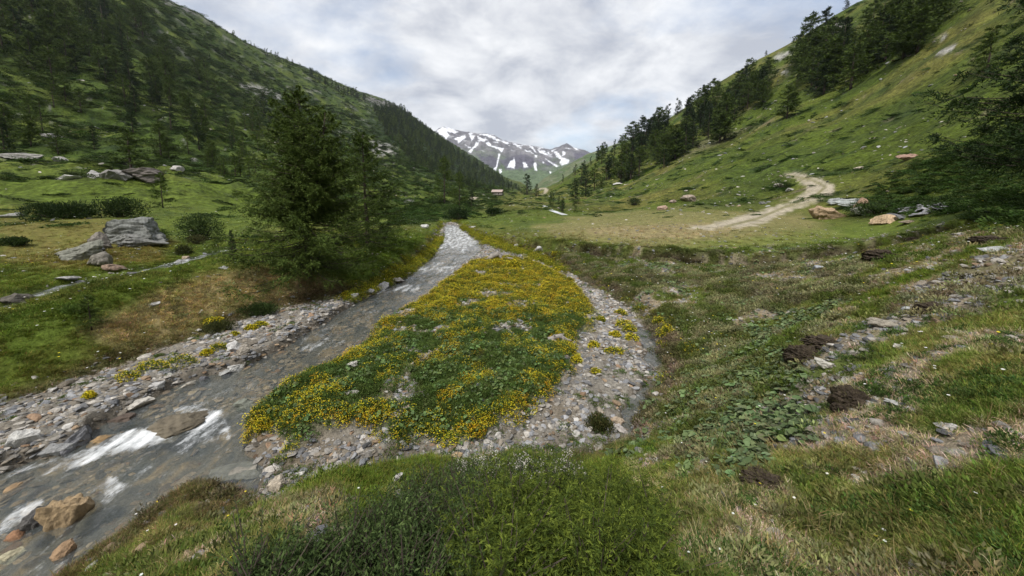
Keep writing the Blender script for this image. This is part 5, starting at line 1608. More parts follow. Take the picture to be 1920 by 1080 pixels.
x, y, z, h = px_tree(578, 512, 345)
T, Cn = conifer(701, h * .99, h * .44, 215, 27, .072, 3, (.040, .068, .014), (.098, .135, .030), .055, .36, .022, 4, .30, .74, 8, .015, 1.25)
tree_thing('larch_tree', (x, y, z - .05), T.mesh('trunk', MAT_BARK, True), Cn.mesh('crown', MAT_NEEDLE), 'big spreading larch with several leaders beside the stream, its dark crown reaching to the turf')
# a few crooked stems at its foot
x2, y2, z2, h2 = px_tree(690, 464, 205)
T, Cn = conifer(702, h2 * 1.05, h2 * .47, 140, 22, .085, 3, LG1, LG2, .05, .25, .022, 1, .2, .75, 7, 0., 1.15)
tree_thing('larch_tree', (x2, y2, z2 - .05), T.mesh('trunk', MAT_BARK, True), Cn.mesh('crown', MAT_NEEDLE), 'slimmer dark larch standing just right of and behind the big larch')
# large larch cut by the right edge
x3, y3, z3 = hit(1905, 385)
x3, y3 = 15.1, 9.2
z3 = height_at(x3, y3)[2]
T, Cn = conifer(703, 8.2, 3.5, 130, 28, .12, 3, SG1, LG1, .05, .16, .022, 3, .25, .5, 8)
tree_thing('larch_tree', (x3, y3, z3 - .1), T.mesh('trunk', MAT_BARK, True), Cn.mesh('crown', MAT_NEEDLE), 'large very dark larch at the right edge of the picture, partly cut off')
z4 = height_at(19.5, 12.2)[2]
T, Cn = conifer(704, 8.5, 3.9, 120, 24, .14, 3, SG1, SG2, .05, .14, .022, 1, .2, .5, 7)
tree_thing('spruce_tree', (19.5, 12.2, z4 - .1), T.mesh('trunk', MAT_BARK, True), Cn.mesh('crown', MAT_NEEDLE), 'second dark conifer just behind the large larch at the right edge')

# mid-sized prototypes, height 1
LARCH = []
for k in range(5):
    T, Cn = conifer(720 + k, 1.0, .30 + .04 * (k % 3), 56, 9, .045, 2, LG1, LG2, .12, .22, .018, 1 + (k % 2), .25, .72, 4)
    LARCH.append((T.mesh('trunk', MAT_BARK, True), Cn.mesh('crown', MAT_NEEDLE)))
SPRUCE = []
for k in range(4):
    T, Cn = conifer(740 + k, 1.0, .19 + .02 * (k % 3), 60, 8, .042, 2, SG1, SG2, .07, .15, .018, 1, .18, .8, 4)
    SPRUCE.append((T.mesh('trunk', MAT_BARK, True), Cn.mesh('crown', MAT_NEEDLE)))
T, Cn = conifer(750, 1.0, .30, 56, 9, .05, 2, (.085, .052, .022), (.12, .075, .030), .12, .2, .018, 1, .3, .6, 4)
RUSTY = (T.mesh('trunk', MAT_BARK, True), Cn.mesh('crown', MAT_NEEDLE))


def merged(seed, kind):
    """small far tree as one mesh, trunk and foliage together"""
    g = np.random.default_rng(seed)
    if kind == 'L':
        T, Cn = conifer(seed, 1.0, .22 + .05 * g.random(), 26, 6, .075, 2, LG1, LG2, .12, .2, .016, 1, .2, .75, 2)
    else:
        T, Cn = conifer(seed, 1.0, .16 + .04 * g.random(), 28, 5, .07, 2, SG1, SG2, .06, .12, .016, 1, .12, .85, 2)
    T.add(np.concatenate(Cn.V), np.concatenate([f for f in Cn.F]), np.concatenate(Cn.C))
    return T.mesh('conifer_tree', MAT_NEEDLE)


FARL = [merged(760 + k, 'L') for k in range(4)]
FARS = [merged(780 + k, 'S') for k in range(4)]


def put_tree(px, py, hpx, kind, label, group=None, name=None, wide=1.0):
    x, y, z, h = px_tree(px, py, hpx)
    me = {'L': LARCH, 'S': SPRUCE}.get(kind)
    me = RUSTY if kind == 'R' else rnd.choice(me)
    nm = name or {'L': 'larch_tree', 'S': 'spruce_tree', 'R': 'larch_tree'}[kind]
    return tree_thing(nm, (x, y, z - h * .02), me[0], me[1], label, group, (h * wide, h * wide, h), rnd.uniform(0, 6.28))


NAMED = [
    (834, 383, 90, 'L', 'tall dark larch standing alone in mid valley above the stream bend', 1.0),
    (862, 388, 66, 'L', 'shorter larch close to the right of the mid valley larch', 1.0),
    (884, 392, 36, 'S', 'small conifer at the right end of the mid valley clump', 1.2),
    (988, 365, 40, 'S', 'dark spruce on the mound near the centre of the picture, right of the hut', 1.5),
    (1006, 368, 24, 'S', 'small conifer just right of the spruce on the central mound', 1.3),
    (246, 318, 78, 'L', 'bushy larch growing over the dark overhanging boulder', 1.5),
    (306, 390, 66, 'L', 'small bright larch on the left meadow in front of the slope', 1.0),
    (1475, 222, 62, 'L', 'lone rounded larch on the open right slope', 1.5),
    (1358, 262, 88, 'L', 'broad larch at the lower right end of the right hand belt of trees', 1.45),
    (1625, 120, 56, 'R', 'rust brown larch in the middle of the right hand grove', 1.3),
    (1723, 60, 90, 'L', 'tall larch with visible trunk at the top right of the grove', 1.1),
    (1586, 18, 22, 'S', 'dark pine on the crest of the right ridge at the top of the picture', 1.4),
    (1436, 104, 10, 'S', 'tiny lone conifer on the skyline of the right ridge', 1.6),
    (1345, 180, 30, 'S', 'dark round pine on the skyline at the top of the right belt', 1.7),
    (1078, 382, 46, 'S', 'dark spruce at the lower end of the right belt near the valley floor', 1.3),
    (1098, 368, 60, 'S', 'pointed spruce just above the lowest tree of the right belt', 1.2),
    (1850, 140, 90, 'L', 'dark larch on the slope at the far right, beside the picture edge', 1.3),
    (438, 492, 62, 'S', 'small dead topped spruce beside the brook left of the big larch', .7),
    (172, 618, 66, 'L', 'little larch sapling on the bank in front of the dry ridge', 1.1),
    (437, 470, 30, 'S', 'sprig of young spruce behind the dead topped one', 1.0),
]
for px, py, hp, kd, lb, wd in NAMED:
    put_tree(px, py, hp, kd, lb, None, None, wd)

TREES = []   # (px, py, hpx, kind, group)
g_ = np.random.default_rng(31)


def in_poly(poly, px, py):
    return sdist(poly, np.array([px]), np.array([py]))[0] > 0


def region(poly, count, h0, h1, grp, pl, sizef=None, g=g_):
    pa = np.array(poly, float); x0, y0 = pa.min(0); x1, y1 = pa.max(0)
    k = 0; tries = 0
    while k < count and tries < count * 60:
        tries += 1
        px, py = g.uniform(x0, x1), g.uniform(y0, y1)
        if not in_poly(poly, px, py):
            continue
        f = sizef(px, py) if sizef else 1.0
        TREES.append((px, py, (h0 + (h1 - h0) * g.random()) * f, 'L' if g.random() < pl else 'S', grp))
        k += 1


GA = 'conifers scattered over the left mountainside'
GB = 'tiny conifers high on the left ridge'
GC = 'conifers of the dense wood on the far left flank'
GD = 'conifers in the belt climbing the right slope'
GE = 'conifers of the grove high on the right slope'
region([(0, 40), (90, 20), (150, 120), (120, 190), (0, 140)], 16, 60, 95, GA, .6)
region([(0, 200), (120, 180), (260, 260), (200, 310), (0, 290)], 10, 45, 70, GA, .8)
region([(100, 50), (240, 20), (300, 110), (380, 190), (400, 280), (330, 310), (220, 240), (150, 170)], 46, 38, 66, GA, .6)
region([(180, 0), (240, 0), (260, 40), (200, 50)], 6, 40, 60, GA, .2)
region([(300, 130), (380, 130), (520, 230), (560, 300), (450, 320), (400, 250)], 30, 28, 46, GA, .7)
region([(330, 60), (420, 90), (560, 190), (680, 260), (640, 300), (480, 200)], 26, 9, 20, GA, .5)
region([(380, 290), (480, 290), (520, 340), (440, 350), (380, 330)], 9, 30, 46, GA, .9)
for k in range(26):
    t = g_.random(); px = 420 + 180 * t
    TREES.append((px, np.interp(px, [p[0] for p in SKY_L], [p[1] for p in SKY_L]) + 2, 6 + 10 * g_.random() ** 2, 'S', GB))
for k in range(30):
    px = 580 + 105 * g_.random()
    TREES.append((px, np.interp(px, [p[0] for p in SKY_L], [p[1] for p in SKY_L]) + 4 + g_.uniform(0, 5), 10 + 9 * g_.random(), 'S', GB))
for k in range(30):
    px = 770 + 190 * g_.random()
    TREES.append((px, np.interp(px, [p[0] for p in SKY_L], [p[1] for p in SKY_L]) + 4 + g_.uniform(0, 3), (8 + 7 * g_.random()) * (1 - .3 * (px - 770) / 200), 'S', GC))
# right belt
for k in range(96):
    t = g_.random() ** .9
    cx, cy = np.interp(t, [0, .25, .5, .75, 1], [1085, 1160, 1250, 1340, 1430]), np.interp(t, [0, .25, .5, .75, 1], [352, 318, 278, 232, 170])
    hw = np.interp(t, [0, .3, .7, 1], [14, 32, 34, 16])
    px, py = cx + g_.normal(0, 12), cy + g_.uniform(-hw, hw)
    TREES.append((px, py, np.interp(t, [0, .5, 1], [38, 56, 50]) * g_.uniform(.7, 1.2), 'S' if g_.random() < .5 else 'L', GD))
for k in range(28):
    px = g_.uniform(1055, 1300)
    py = np.interp(px, [p[0] for p in SKY_R], [p[1] for p in SKY_R]) + 5
    TREES.append((px, py, np.interp(px, [1055, 1180, 1300], [20, 32, 30]) * g_.uniform(.6, 1.15), 'S', GD))
region([(1040, 392), (1075, 385), (1085, 398), (1050, 402)], 4, 16, 26, GD, .5)
region([(1020, 375), (1040, 372), (1050, 388), (1030, 390)], 8, 10, 18, 'small conifers in the ravine beyond the meadow', .3)
region([(1490, 120), (1540, 90), (1600, 75), (1720, 60), (1720, 110), (1600, 170), (1560, 195), (1500, 160)], 34, 62, 98, GE, .75)
region([(1400, 175), (1445, 150), (1440, 185)], 4, 40, 50, GD, .7)
region([(1700, 40), (1790, 20), (1790, 50), (1720, 70)], 5, 60, 90, GE, .8)
# the dense wood: many
dense = []
DP = [(700, 205), (760, 215), (812, 258), (895, 310), (975, 355), (940, 358), (860, 350), (780, 310), (720, 250)]
while len(dense) < 1100:
    px, py = g_.uniform(690, 980), g_.uniform(200, 362)
    if in_poly(DP, px, py):
        sk = np.interp(px, [p[0] for p in SKY_L], [p[1] for p in SKY_L])
        if g_.random() < np.exp(-(py - sk) / 34) + .12:
            dense.append((px, max(py, sk + 4), np.interp(px, [700, 975], [17, 9]) * g_.uniform(.7, 1.3), 'S' if g_.random() < .7 else 'L', GC))
TREES += dense[:40]
TREES.sort(key=lambda t: -t[2])
room = 300 - len(NAMED) - 4
def tree_label(px, py, hp, kd, grp):
    k_ = 'larch' if kd == 'L' else 'spruce'
    if grp == GA:
        if px < 150:
            where = 'in the top left corner of the picture' if py < 200 else 'at the left edge above the meadow'
        elif px < 280:
            where = 'high on the left slope between the corner and the skyline' if py < 130 else ('half way up the left slope' if py < 230 else 'low on the left slope behind the bushy larch')
        elif px < 400:
            where = 'in the upper clump of the left slope' if py < 150 else ('in the diagonal tree line of the left slope' if py < 250 else 'at the slope foot left of the big larch')
        elif px < 520:
            where = 'on the open slope under the pale outcrops' if py < 260 else 'on the slope just left of the big larch'
        else:
            where = 'on the left mountainside right above the big larch'
        return ('tall ' if hp > 60 else 'small ' if hp < 25 else 'medium ') + k_ + ' ' + where
    if grp == GD:
        where = ('at the bottom of the right belt by the valley floor' if px < 1120 else 'in the lower part of the right belt' if px < 1200 else 'in the middle of the right belt' if px < 1290 else 'in the upper part of the right belt' if px < 1380 else 'at the top end of the right belt')
        sk = np.interp(px, [p[0] for p in SKY_R], [p[1] for p in SKY_R])
        return ('dark ' + k_ + (' against the sky ' if py < sk + 10 else ' ') + where)
    if grp == GE:
        where = ('at the left end of the high grove' if px < 1560 else 'in the middle of the high grove' if px < 1640 else 'at the right end of the high grove' if px < 1730 else 'above the grove near the top right corner')
        return ('upper ' if py < 110 else 'lower ') + 'dark ' + k_ + ' ' + where
    return LBL[grp]


LBL = {GA: 'dark conifer growing on the shrubby left mountainside', GB: 'tiny dark conifer on or near the crest of the left ridge', GC: 'small conifer in the dense wood on the far left flank of the valley',
       GD: 'dark conifer in the belt of trees climbing the right slope', GE: 'dark larch in the grove high on the right slope', 'small conifers in the ravine beyond the meadow': 'small conifer down in the ravine beyond the meadow'}
for i, (px, py, hp, kd, grp) in enumerate(TREES[:room]):
    x, y, z, h = px_tree(px, py, hp)
    wd = rnd.uniform(1.2, 1.7) if grp in (GD, GE) else rnd.uniform(1.0, 1.35)
    if hp > 44:
        me = rnd.choice(LARCH if kd == 'L' else SPRUCE)
        tree_thing('larch_tree' if kd == 'L' else 'spruce_tree', (x, y, z - h * .03), me[0], me[1], tree_label(px, py, hp, kd, grp), grp, (h * wd, h * wd, h), rnd.uniform(0, 6.28))
    else:
        o = link('conifer_tree', rnd.choice(FARL if kd == 'L' else FARS), loc=(x, y, z - h * .03), label=tree_label(px, py, hp, kd, grp), category='tree', group=grp)
        o.scale = (h * wd, h * wd, h); o.rotation_euler = (0, 0, rnd.uniform(0, 6.28))
rest = TREES[room:] + dense[40:]
pp = [px_tree(t[0], t[1], t[2]) for t in rest]
woods = proto_collection(FARS + FARL, 'far_trees')
hh = np.array([p[3] for p in pp])
scatter('far_forest', 'dense dark conifer wood covering the far left flank of the valley', np.array([[p[0], p[1], p[2]] for p in pp]), np.stack([0 * hh, 0 * hh, rng.uniform(0, 6, len(hh))], -1),
        np.stack([hh * 1.15, hh * 1.15, hh], -1), rng.integers(0, 6, len(hh)), woods, tint_arr(len(hh), (1, 1, 1), .1), 'forest')


# ------------------------------------------------------------------ bushes
def dome_bush(name, px, py, wpx, hpx, label, leaf, n, c1, c2, cat='bush', flat=1.0, depthf=.8, seed=0, lw=.45, sink=.0):
    """rounded bush: twigs from the base and leaves through the crown"""
    g = np.random.default_rng(900 + seed)
    x, y, z = hit(px, py); t = y / ray(px, py)[1]
    W_ = wpx / FPX * t / 2; Hh = hpx / FPX * t
    T = Soup(); S = Soup()
    nb = 10; cs = []
    for k in range(nb):
        a = g.uniform(0, 2 * PI); r_ = g.uniform(0, .62)
        cs.append((np.array([math.cos(a) * r_ * W_, math.sin(a) * r_ * W_ * depthf, Hh * g.uniform(.25, .6)]), g.uniform(.32, .5)))
    for c, s_ in cs:
        tube(T, [[0, 0, -.03], c * [.7, .7, .6], c], [W_ * .03, W_ * .02, W_ * .008], 4, (.06, .05, .04), False)
        m = n // nb
        d = norm(g.normal(0, 1, (m, 3))); rr2 = g.uniform(.35, 1, (m, 1)) ** .6
        lump = 1 + .3 * noise(d[:, 0] * 3 + c[0], d[:, 2] * 3 + d[:, 1] * 3 + seed)[:, None]
        p = c + d * rr2 * lump * [s_ * W_, s_ * W_ * depthf, s_ * Hh * flat]
        p[:, 2] = np.maximum(p[:, 2], g.uniform(0, .08, m) * Hh)
        cc = np.array(c1) + (np.array(c2) - np.array(c1)) * g.random((m, 1))
        rhomb(S, p, norm(d + [0, 0, .7] + g.normal(0, .5, (m, 3))), g.normal(0, 1, (m, 3)), leaf * g.uniform(.6, 1.3, m), leaf * lw, cc * g.uniform(.7, 1.25, (m, 1)))
    e = bpy.data.objects.new(name, None); COL.objects.link(e); e.location = (x, y, z - sink)
    e['label'] = label; e['category'] = cat
    link('stems', T.mesh('stems', MAT_BARK, True), e); link('foliage', S.mesh('foliage', MAT_LEAF), e, kind='stuff')
    return e


JN1, JN2 = (.016, .030, .011), (.045, .070, .020)
WG1, WG2 = (.030, .052, .016), (.065, .098, .028)
dome_bush('willow_bush', 378, 450, 96, 52, 'round dense green bush beside the brook in the left meadow', .10, 5200, WG1, WG2, seed=1)
dome_bush('low_bush', 366, 458, 44, 18, 'small brownish bush at the foot of the round dense bush', .07, 1200, (.045, .045, .018), (.08, .08, .03), seed=2)
dome_bush('juniper_bush', 112, 412, 160, 36, 'wide dark juniper mat on the left meadow', .16, 5200, JN1, JN2, seed=3, depthf=.35)
dome_bush('juniper_bush', 225, 408, 110, 40, 'dark juniper behind the large layered rock', .15, 4200, JN1, WG2, seed=4, depthf=.4)
dome_bush('juniper_bush', 262, 428, 66, 18, 'juniper draped over the right shoulder of the large layered rock', .10, 2400, JN1, JN2, seed=5, depthf=.6)
dome_bush('juniper_bush', 30, 460, 80, 16, 'low juniper at the left edge of the ochre meadow', .10, 2200, JN1, WG2, seed=6, depthf=.4)
dome_bush('low_bush', 345, 478, 60, 22, 'low brown green shrub above the brook', .07, 1800, (.03, .04, .014), (.07, .075, .024), seed=7)
dome_bush('low_bush', 722, 450, 26, 28, 'small young bush on the turf right of the second larch', .07, 900, WG1, WG2, seed=8)
dome_bush('low_bush', 305, 450, 40, 24, 'light green shrub right of the large layered rock', .06, 1300, (.05, .085, .02), (.09, .13, .03), seed=9)
dome_bush('juniper_bush', 590, 505, 70, 26, 'tangle of low growth round the foot of the big larch', .06, 2200, JN1, WG2, seed=10)
dome_bush('low_bush', 1640, 404, 120, 30, 'dark juniper patch behind the tan wedge boulder', .12, 2600, JN1, WG2, seed=11, depthf=.4)
dome_bush('low_bush', 1470, 352, 50, 16, 'dark shrub clump inside the bend of the track', .10, 1200, JN1, WG2, seed=12)
dome_bush('low_bush', 860, 412, 70, 24, 'dark bushes under the mid valley larches', .22, 1800, JN1, WG1, seed=13)
dome_bush('low_bush', 925, 402, 60, 14, 'dark willow patch on the valley floor before the mound', .25, 1200, JN1, WG1, seed=14)
dome_bush('low_bush', 490, 592, 120, 26, 'row of low green shrubs on the lip of the left bank', .045, 3800, WG1, WG2, seed=15, depthf=.35)
dome_bush('low_bush', 410, 622, 90, 22, 'brown green heath clump on the left bank above the gravel', .04, 2600, (.035, .045, .015), (.075, .08, .025), seed=16, depthf=.5)
dome_bush('mossy_hump', 1125, 806, 62, 26, 'grassy hump standing in the lower right channel', .035, 2600, (.03, .05, .015), (.085, .075, .025), cat='plant', seed=17)
dome_bush('juniper_bush', 1190, 385, 40, 14, 'dark scrub at the foot of the right slope beyond the meadow', .22, 900, JN1, WG1, seed=18)
dome_bush('low_bush', 140, 585, 60, 12, 'broad leaved plants beside the little cascade', .07, 700, (.06, .1, .02), (.10, .15, .03), cat='plant', seed=19)

# isolated yellow cushions on the gravel
def cushion(px, py, wpx, hpx, label, seed, ylw=.6):
    g = np.random.default_rng(1200 + seed)
    x, y, z = hit(px, py); t = y / ray(px, py)[1]; W_ = wpx / FPX * t / 2; Hh = hpx / FPX * t
    e = bpy.data.objects.new('saxifrage_cushion', None); COL.objects.link(e); e.location = (x, y, z)
    e['label'] = label; e['category'] = 'plant'
    n = int(420 + 260 * wpx / 20); S = Soup(); Fl = Soup()
    d = norm(g.normal(0, 1, (n, 3))); d[:, 2] = np.abs(d[:, 2])
    lump = (1 + .4 * noise(d[:, 0] * 3 + seed, d[:, 1] * 3))[:, None] * g.uniform(.4, 1, (n, 1)) ** .5
    sz = .006 + .0022 * t
    rhomb(S, d * lump * [W_, W_ * .7, Hh], norm(d + [0, 0, .6] + g.normal(0, .5, (n, 3))), g.normal(0, 1, (n, 3)), sz * 1.4, sz * .6, np.array((.11, .15, .02)) * g.uniform(.6, 1.3, (n, 1)))
    m = int(n * ylw); d = norm(g.normal(0, 1, (m, 3))); d[:, 2] = np.abs(d[:, 2])
    lump = (1 + .4 * noise(d[:, 0] * 3 + seed, d[:, 1] * 3))[:, None] * 1.03
    fc = np.array(YEL)[g.integers(0, 4, m)] * g.uniform(.8, 1.15, (m, 1))
    rhomb(Fl, d * lump * [W_, W_ * .7, Hh] + [0, 0, .01], norm(g.normal(0, 1, (m, 3)) * [1, 1, .3]), norm(g.normal(0, 1, (m, 3)) * [1, 1, .3]), sz * 1.1, sz * .9, fc, .5)
    link('leaves', S.mesh('leaves', MAT_LEAF), e); link('flowers', Fl.mesh('flowers', MAT_LEAF), e)


for k, (px, py, w_, h_, lb, yl) in enumerate([
        (1163, 590, 20, 10, 'round yellow green cushion high in the right channel gravel', .5), (1168, 612, 30, 12, 'long yellow cushion below the round one in the right channel', .5),
        (1180, 622, 26, 12, 'greenish cushion at the lower end of the long yellow one', .35), (1153, 630, 20, 8, 'small orange yellow cushion in the middle of the right channel', .8),
        (1184, 637, 26, 10, 'cushion beside the pool in the right channel', .6), (1113, 652, 20, 12, 'yellow cushion next to the grey root mass', .8), (1150, 662, 36, 10, 'sprawling yellow green cushion below the root mass', .4),
        (1080, 680, 20, 14, 'bright orange yellow cushion at the right side of the flower bar', .9), (1116, 700, 18, 8, 'small green yellow tuft on the sand right of the flower bar', .4),
        (1126, 602, 20, 7, 'little green tuft among the stones of the right channel', .3), (1236, 612, 24, 18, 'leafy yellow cushion on the right bank edge above the pool', .5), (1250, 632, 34, 22, 'largest yellow cushion on the right bank beside the pool', .6),
        (1042, 468 + 10, 16, 6, 'small yellow cushion under the right bank near the driftwood', .7), (930, 496, 16, 8, 'yellow cushion just below the driftwood', .8), (962, 500, 30, 10, 'yellow cushion to the right of and below the driftwood', .8),
        (1044, 507, 12, 4, 'tiny yellow tuft at the edge of the right channel', .7), (240, 712, 40, 16, 'lowest yellow green cushion on the left gravel bank', .4), (285, 692, 50, 16, 'wide green yellow cushion on the left gravel bank', .4),
        (340, 684, 52, 18, 'large bright green cushion on the left gravel bank', .25), (388, 665, 20, 9, 'small yellow tuft left of the white upright stone', .7), (412, 656, 36, 12, 'green cushion above the white upright stone', .3),
        (440, 630, 16, 8, 'small green yellow tuft above the left gravel', .4), (470, 618, 20, 8, 'yellow tuft in a pair on the upper left gravel', .7), (488, 612, 26, 8, 'green half of the pair of tufts on the upper left gravel', .35),
        (402, 606, 36, 10, 'yellow flowers on the turf edge of the left bank', .7), (168, 745, 20, 10, 'orange yellow tuft at the upper edge of the left gravel', .9), (650, 528 + 28, 16, 9, 'small yellow tuft under the turf near the big larch', .7)]):
    cushion(px, py, w_, h_, lb, k, yl)

# ------------------------------------------------------------------ foreground bushes
def near_bush(name, label, poly, nshoot, hgt, kind, seed):
    g = np.random.default_rng(seed)
    m = pmask(poly, 14, 16, 2.5, seed) * (1 - inG)
    pts, _q = sample(m, nshoot, None, .3, g, visible=False)
    n = nshoot
    nc = 70 if kind == 'willow' else 46
    cen = pts[g.choice(len(pts), nc)][:, :2]
    dd_ = pts[:, None, :2] - cen[None]
    ds = np.linalg.norm(dd_, axis=-1); kk = ds.argmin(1); dmin = ds.min(1)
    outw = dd_[np.arange(n), kk]
    cl_h = g.uniform(.5, 1.5, nc)[kk]
    big = cl_h * (.25 + .75 * np.clip(1 - (dmin / .17) ** 2, 0, 1)) * 1.15
    big_ = .4 + .45 * smooth(-.4, .5, noise(pts[:, 0] * 2.2, pts[:, 1] * 2.2, seed)) + .45 * smooth(-.5, .6, noise(pts[:, 0] * 6, pts[:, 1] * 6, seed + 2))
    sil = _q(m)
    H_ = hgt * big * g.uniform(.6, 1.15, n) * np.clip(.35 + sil, 0, 1)
    S = Soup(); T = Soup()
    lean = g.normal(0, .28, (n, 3)) * [1, 1, 0]
    lean[:, :2] += outw * 4.5
    for k in range(0, n, 3):
        p = pts[k]; tube(T, [p - [0, 0, .03], p + lean[k] * H_[k] * .4 + [0, 0, H_[k] * .55], p + lean[k] * H_[k] + [0, 0, H_[k] * .9]], [.005, .003, .0015], 3, (.07, .05, .035), False)
    if kind == 'willow':
        L_ = 15
        s_ = (np.arange(L_) + g.random((n, L_))) / L_
        s_ = .25 + .75 * s_
        P3 = pts[:, None] + (lean * H_[:, None])[:, None] * s_[..., None] + np.array([0, 0, 1]) * (H_[:, None] * s_)[..., None]
        a = g.uniform(0, 2 * PI, (n, L_))
        d = np.stack([np.cos(a), np.sin(a), g.uniform(.3, 1.3, (n, L_))], -1)
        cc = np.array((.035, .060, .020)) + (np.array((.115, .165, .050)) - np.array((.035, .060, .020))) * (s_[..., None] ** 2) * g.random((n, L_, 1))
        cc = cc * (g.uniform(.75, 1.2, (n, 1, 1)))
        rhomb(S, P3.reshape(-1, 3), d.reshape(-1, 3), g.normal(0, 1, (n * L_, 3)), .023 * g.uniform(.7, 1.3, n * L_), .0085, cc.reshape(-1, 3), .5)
    else:
        # juniper sprays: side twigs with short needles
        K = 7; Mn = 7
        s_ = .3 + .7 * (np.arange(K)[None] + g.random((n, K))) / K
        B = pts[:, None] + (lean * H_[:, None])[:, None] * s_[..., None] + np.array([0, 0, 1]) * (H_[:, None] * s_)[..., None]
        a = g.uniform(0, 2 * PI, (n, K))
        td = norm(np.stack([np.cos(a), np.sin(a), g.uniform(-.1, .7, (n, K))], -1))
        tl = .085 * (1.25 - .6 * s_)
        q_ = (np.arange(Mn) + .5) / Mn
        P4 = B[:, :, None] + td[:, :, None] * (tl[:, :, None] * q_)[..., None]
        P4 = P4.reshape(-1, 3); dd = np.repeat(td.reshape(-1, 3), Mn, 0)
        nn_ = len(P4)
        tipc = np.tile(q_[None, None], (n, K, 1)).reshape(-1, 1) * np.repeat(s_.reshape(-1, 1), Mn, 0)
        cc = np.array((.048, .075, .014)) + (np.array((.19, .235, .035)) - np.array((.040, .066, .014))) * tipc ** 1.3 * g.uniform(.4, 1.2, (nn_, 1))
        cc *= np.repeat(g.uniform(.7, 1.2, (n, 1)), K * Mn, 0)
        for _k in range(2):
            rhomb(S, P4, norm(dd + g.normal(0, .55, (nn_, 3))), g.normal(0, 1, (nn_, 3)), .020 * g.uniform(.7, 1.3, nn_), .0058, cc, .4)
    e = bpy.data.objects.new(name, None); COL.objects.link(e)
    c = pts.mean(0); e.location = c
    e['label'] = label; e['category'] = 'bush'
    for S2, nm, mt_ in ((T, 'stems', MAT_BARK), (S, 'foliage', MAT_LEAF)):
        S2.V = [v_ - c for v_ in S2.V]
        link(nm, S2.mesh(nm, mt_), e, kind='stuff')
    return pts, H_


near_bush('willow_bush', 'dark green dwarf willow thicket at the bottom centre left of the foreground', [(430, 1200), (470, 1105), (560, 1060), (690, 1020), (780, 960), (870, 930), (930, 960), (900, 1020), (920, 1080), (930, 1200)], 6500, .26, 'willow', 1301)
near_bush('juniper_bush', 'bright green juniper spreading over the bottom centre of the foreground', [(900, 960), (960, 945), (1060, 945), (1180, 955), (1235, 1000), (1250, 1080), (1240, 1200), (900, 1200), (880, 1090), (870, 1000)], 3600, .26, 'juniper', 1302)
wpts, wH = near_bush('flowering_bush', 'low dark bush with withered white flower heads behind the juniper', [(820, 905), (880, 890), (1060, 890), (1100, 915), (1060, 945), (870, 940)], 1300, .20, 'willow', 1303)
S = Soup(); g_ = np.random.default_rng(8)
k = g_.choice(len(wpts), 420)
for off in range(7):
    p = wpts[k] + np.stack([g_.normal(0, .012, len(k)), g_.normal(0, .012, len(k)), wH[k] * g_.uniform(.85, 1.1, len(k))], -1)
    rhomb(S, p, norm(g_.normal(0, 1, (len(k), 3)) + [0, 0, .4]), g_.normal(0, 1, (len(k), 3)), .015, .010, np.array((.62, .58, .52)) * g_.uniform(.6, 1.2, (len(k), 1)))
fb = [o for o in bpy.data.objects if o.name.startswith('flowering_bush')][0]
S.V = [v_ - np.array(fb.location) for v_ in S.V]
link('flower_heads', S.mesh('flower_heads', MAT_LEAF), fb)

# ------------------------------------------------------------------ turf clods and dark hollows
def clod(px, py, wpx, hpx, label, seed, hair=700, name='turf_clod'):
    g = np.random.default_rng(seed)
    x, y, z = hit(px, py); t = y / ray(px, py)[1]; W_ = wpx / FPX * t; Hh = hpx / FPX * t
    V, F = ICO[4]; V = V.copy()
    V *= (1 + .5 * fbm(V[:, 0] * 2 + seed, V[:, 1] * 2 + V[:, 2] * 3, 4, seed) + .12 * noise(V[:, 0] * 11, V[:, 2] * 11 + V[:, 1] * 9, seed))[:, None]
    V = V * [W_ / 2, W_ / 2 * .7, Hh / 2]
    e = bpy.data.objects.new(name, None); COL.objects.link(e); e.location = (x, y, z + Hh * .16); e['label'] = label; e['category'] = 'turf clod'
    e.rotation_euler = (0, 0, math.atan2(-x, y))
    link('soil', raw_mesh('soil', V, F, MAT_SOIL, False), e)
    S = Soup(); k = g.integers(0, len(V), hair); p = V[k]; d = norm(p)
    up = p[:, 2] > 0
    blades(S, p, (d + g.normal(0, .5, (hair, 3))) * [1, 1, 0] * 1.4, np.where(up, .035, .022) * g.uniform(.5, 1.2, hair), .0022, np.where(up[:, None], np.array((.13, .12, .045)), np.array((.05, .038, .026))) * g.uniform(.5, 1.5, (hair, 1)), .8)
    link('roots', S.mesh('roots', MAT_LEAF), e)


clod(1430, 915, 64, 52, 'dark round clod of soil and roots lying in the foreground grass', 1401)
clod(1592, 770, 60, 70, 'crumbling dark earth clod under a fringe of dry grass on the right bank', 1402)
clod(1505, 680, 58, 50, 'dark overhanging turf edge with hanging roots above the bank slope', 1403, 800)
clod(1545, 648, 70, 26, 'brown soil hump behind the overhanging turf edge', 1404, 800)
clod(1742, 585, 44, 26, 'dark hollow clod at the right end of the stony strip', 1405, 600)
clod(1700, 455, 56, 22, 'dark weathered turf mound on the crest of the right bank', 1406, 800)
clod(1650, 485, 46, 24, 'dark grey brown turf step left of the weathered mound', 1407, 600)
clod(1860, 455, 60, 18, 'reddish brown turf edge near the right border', 1408, 600)

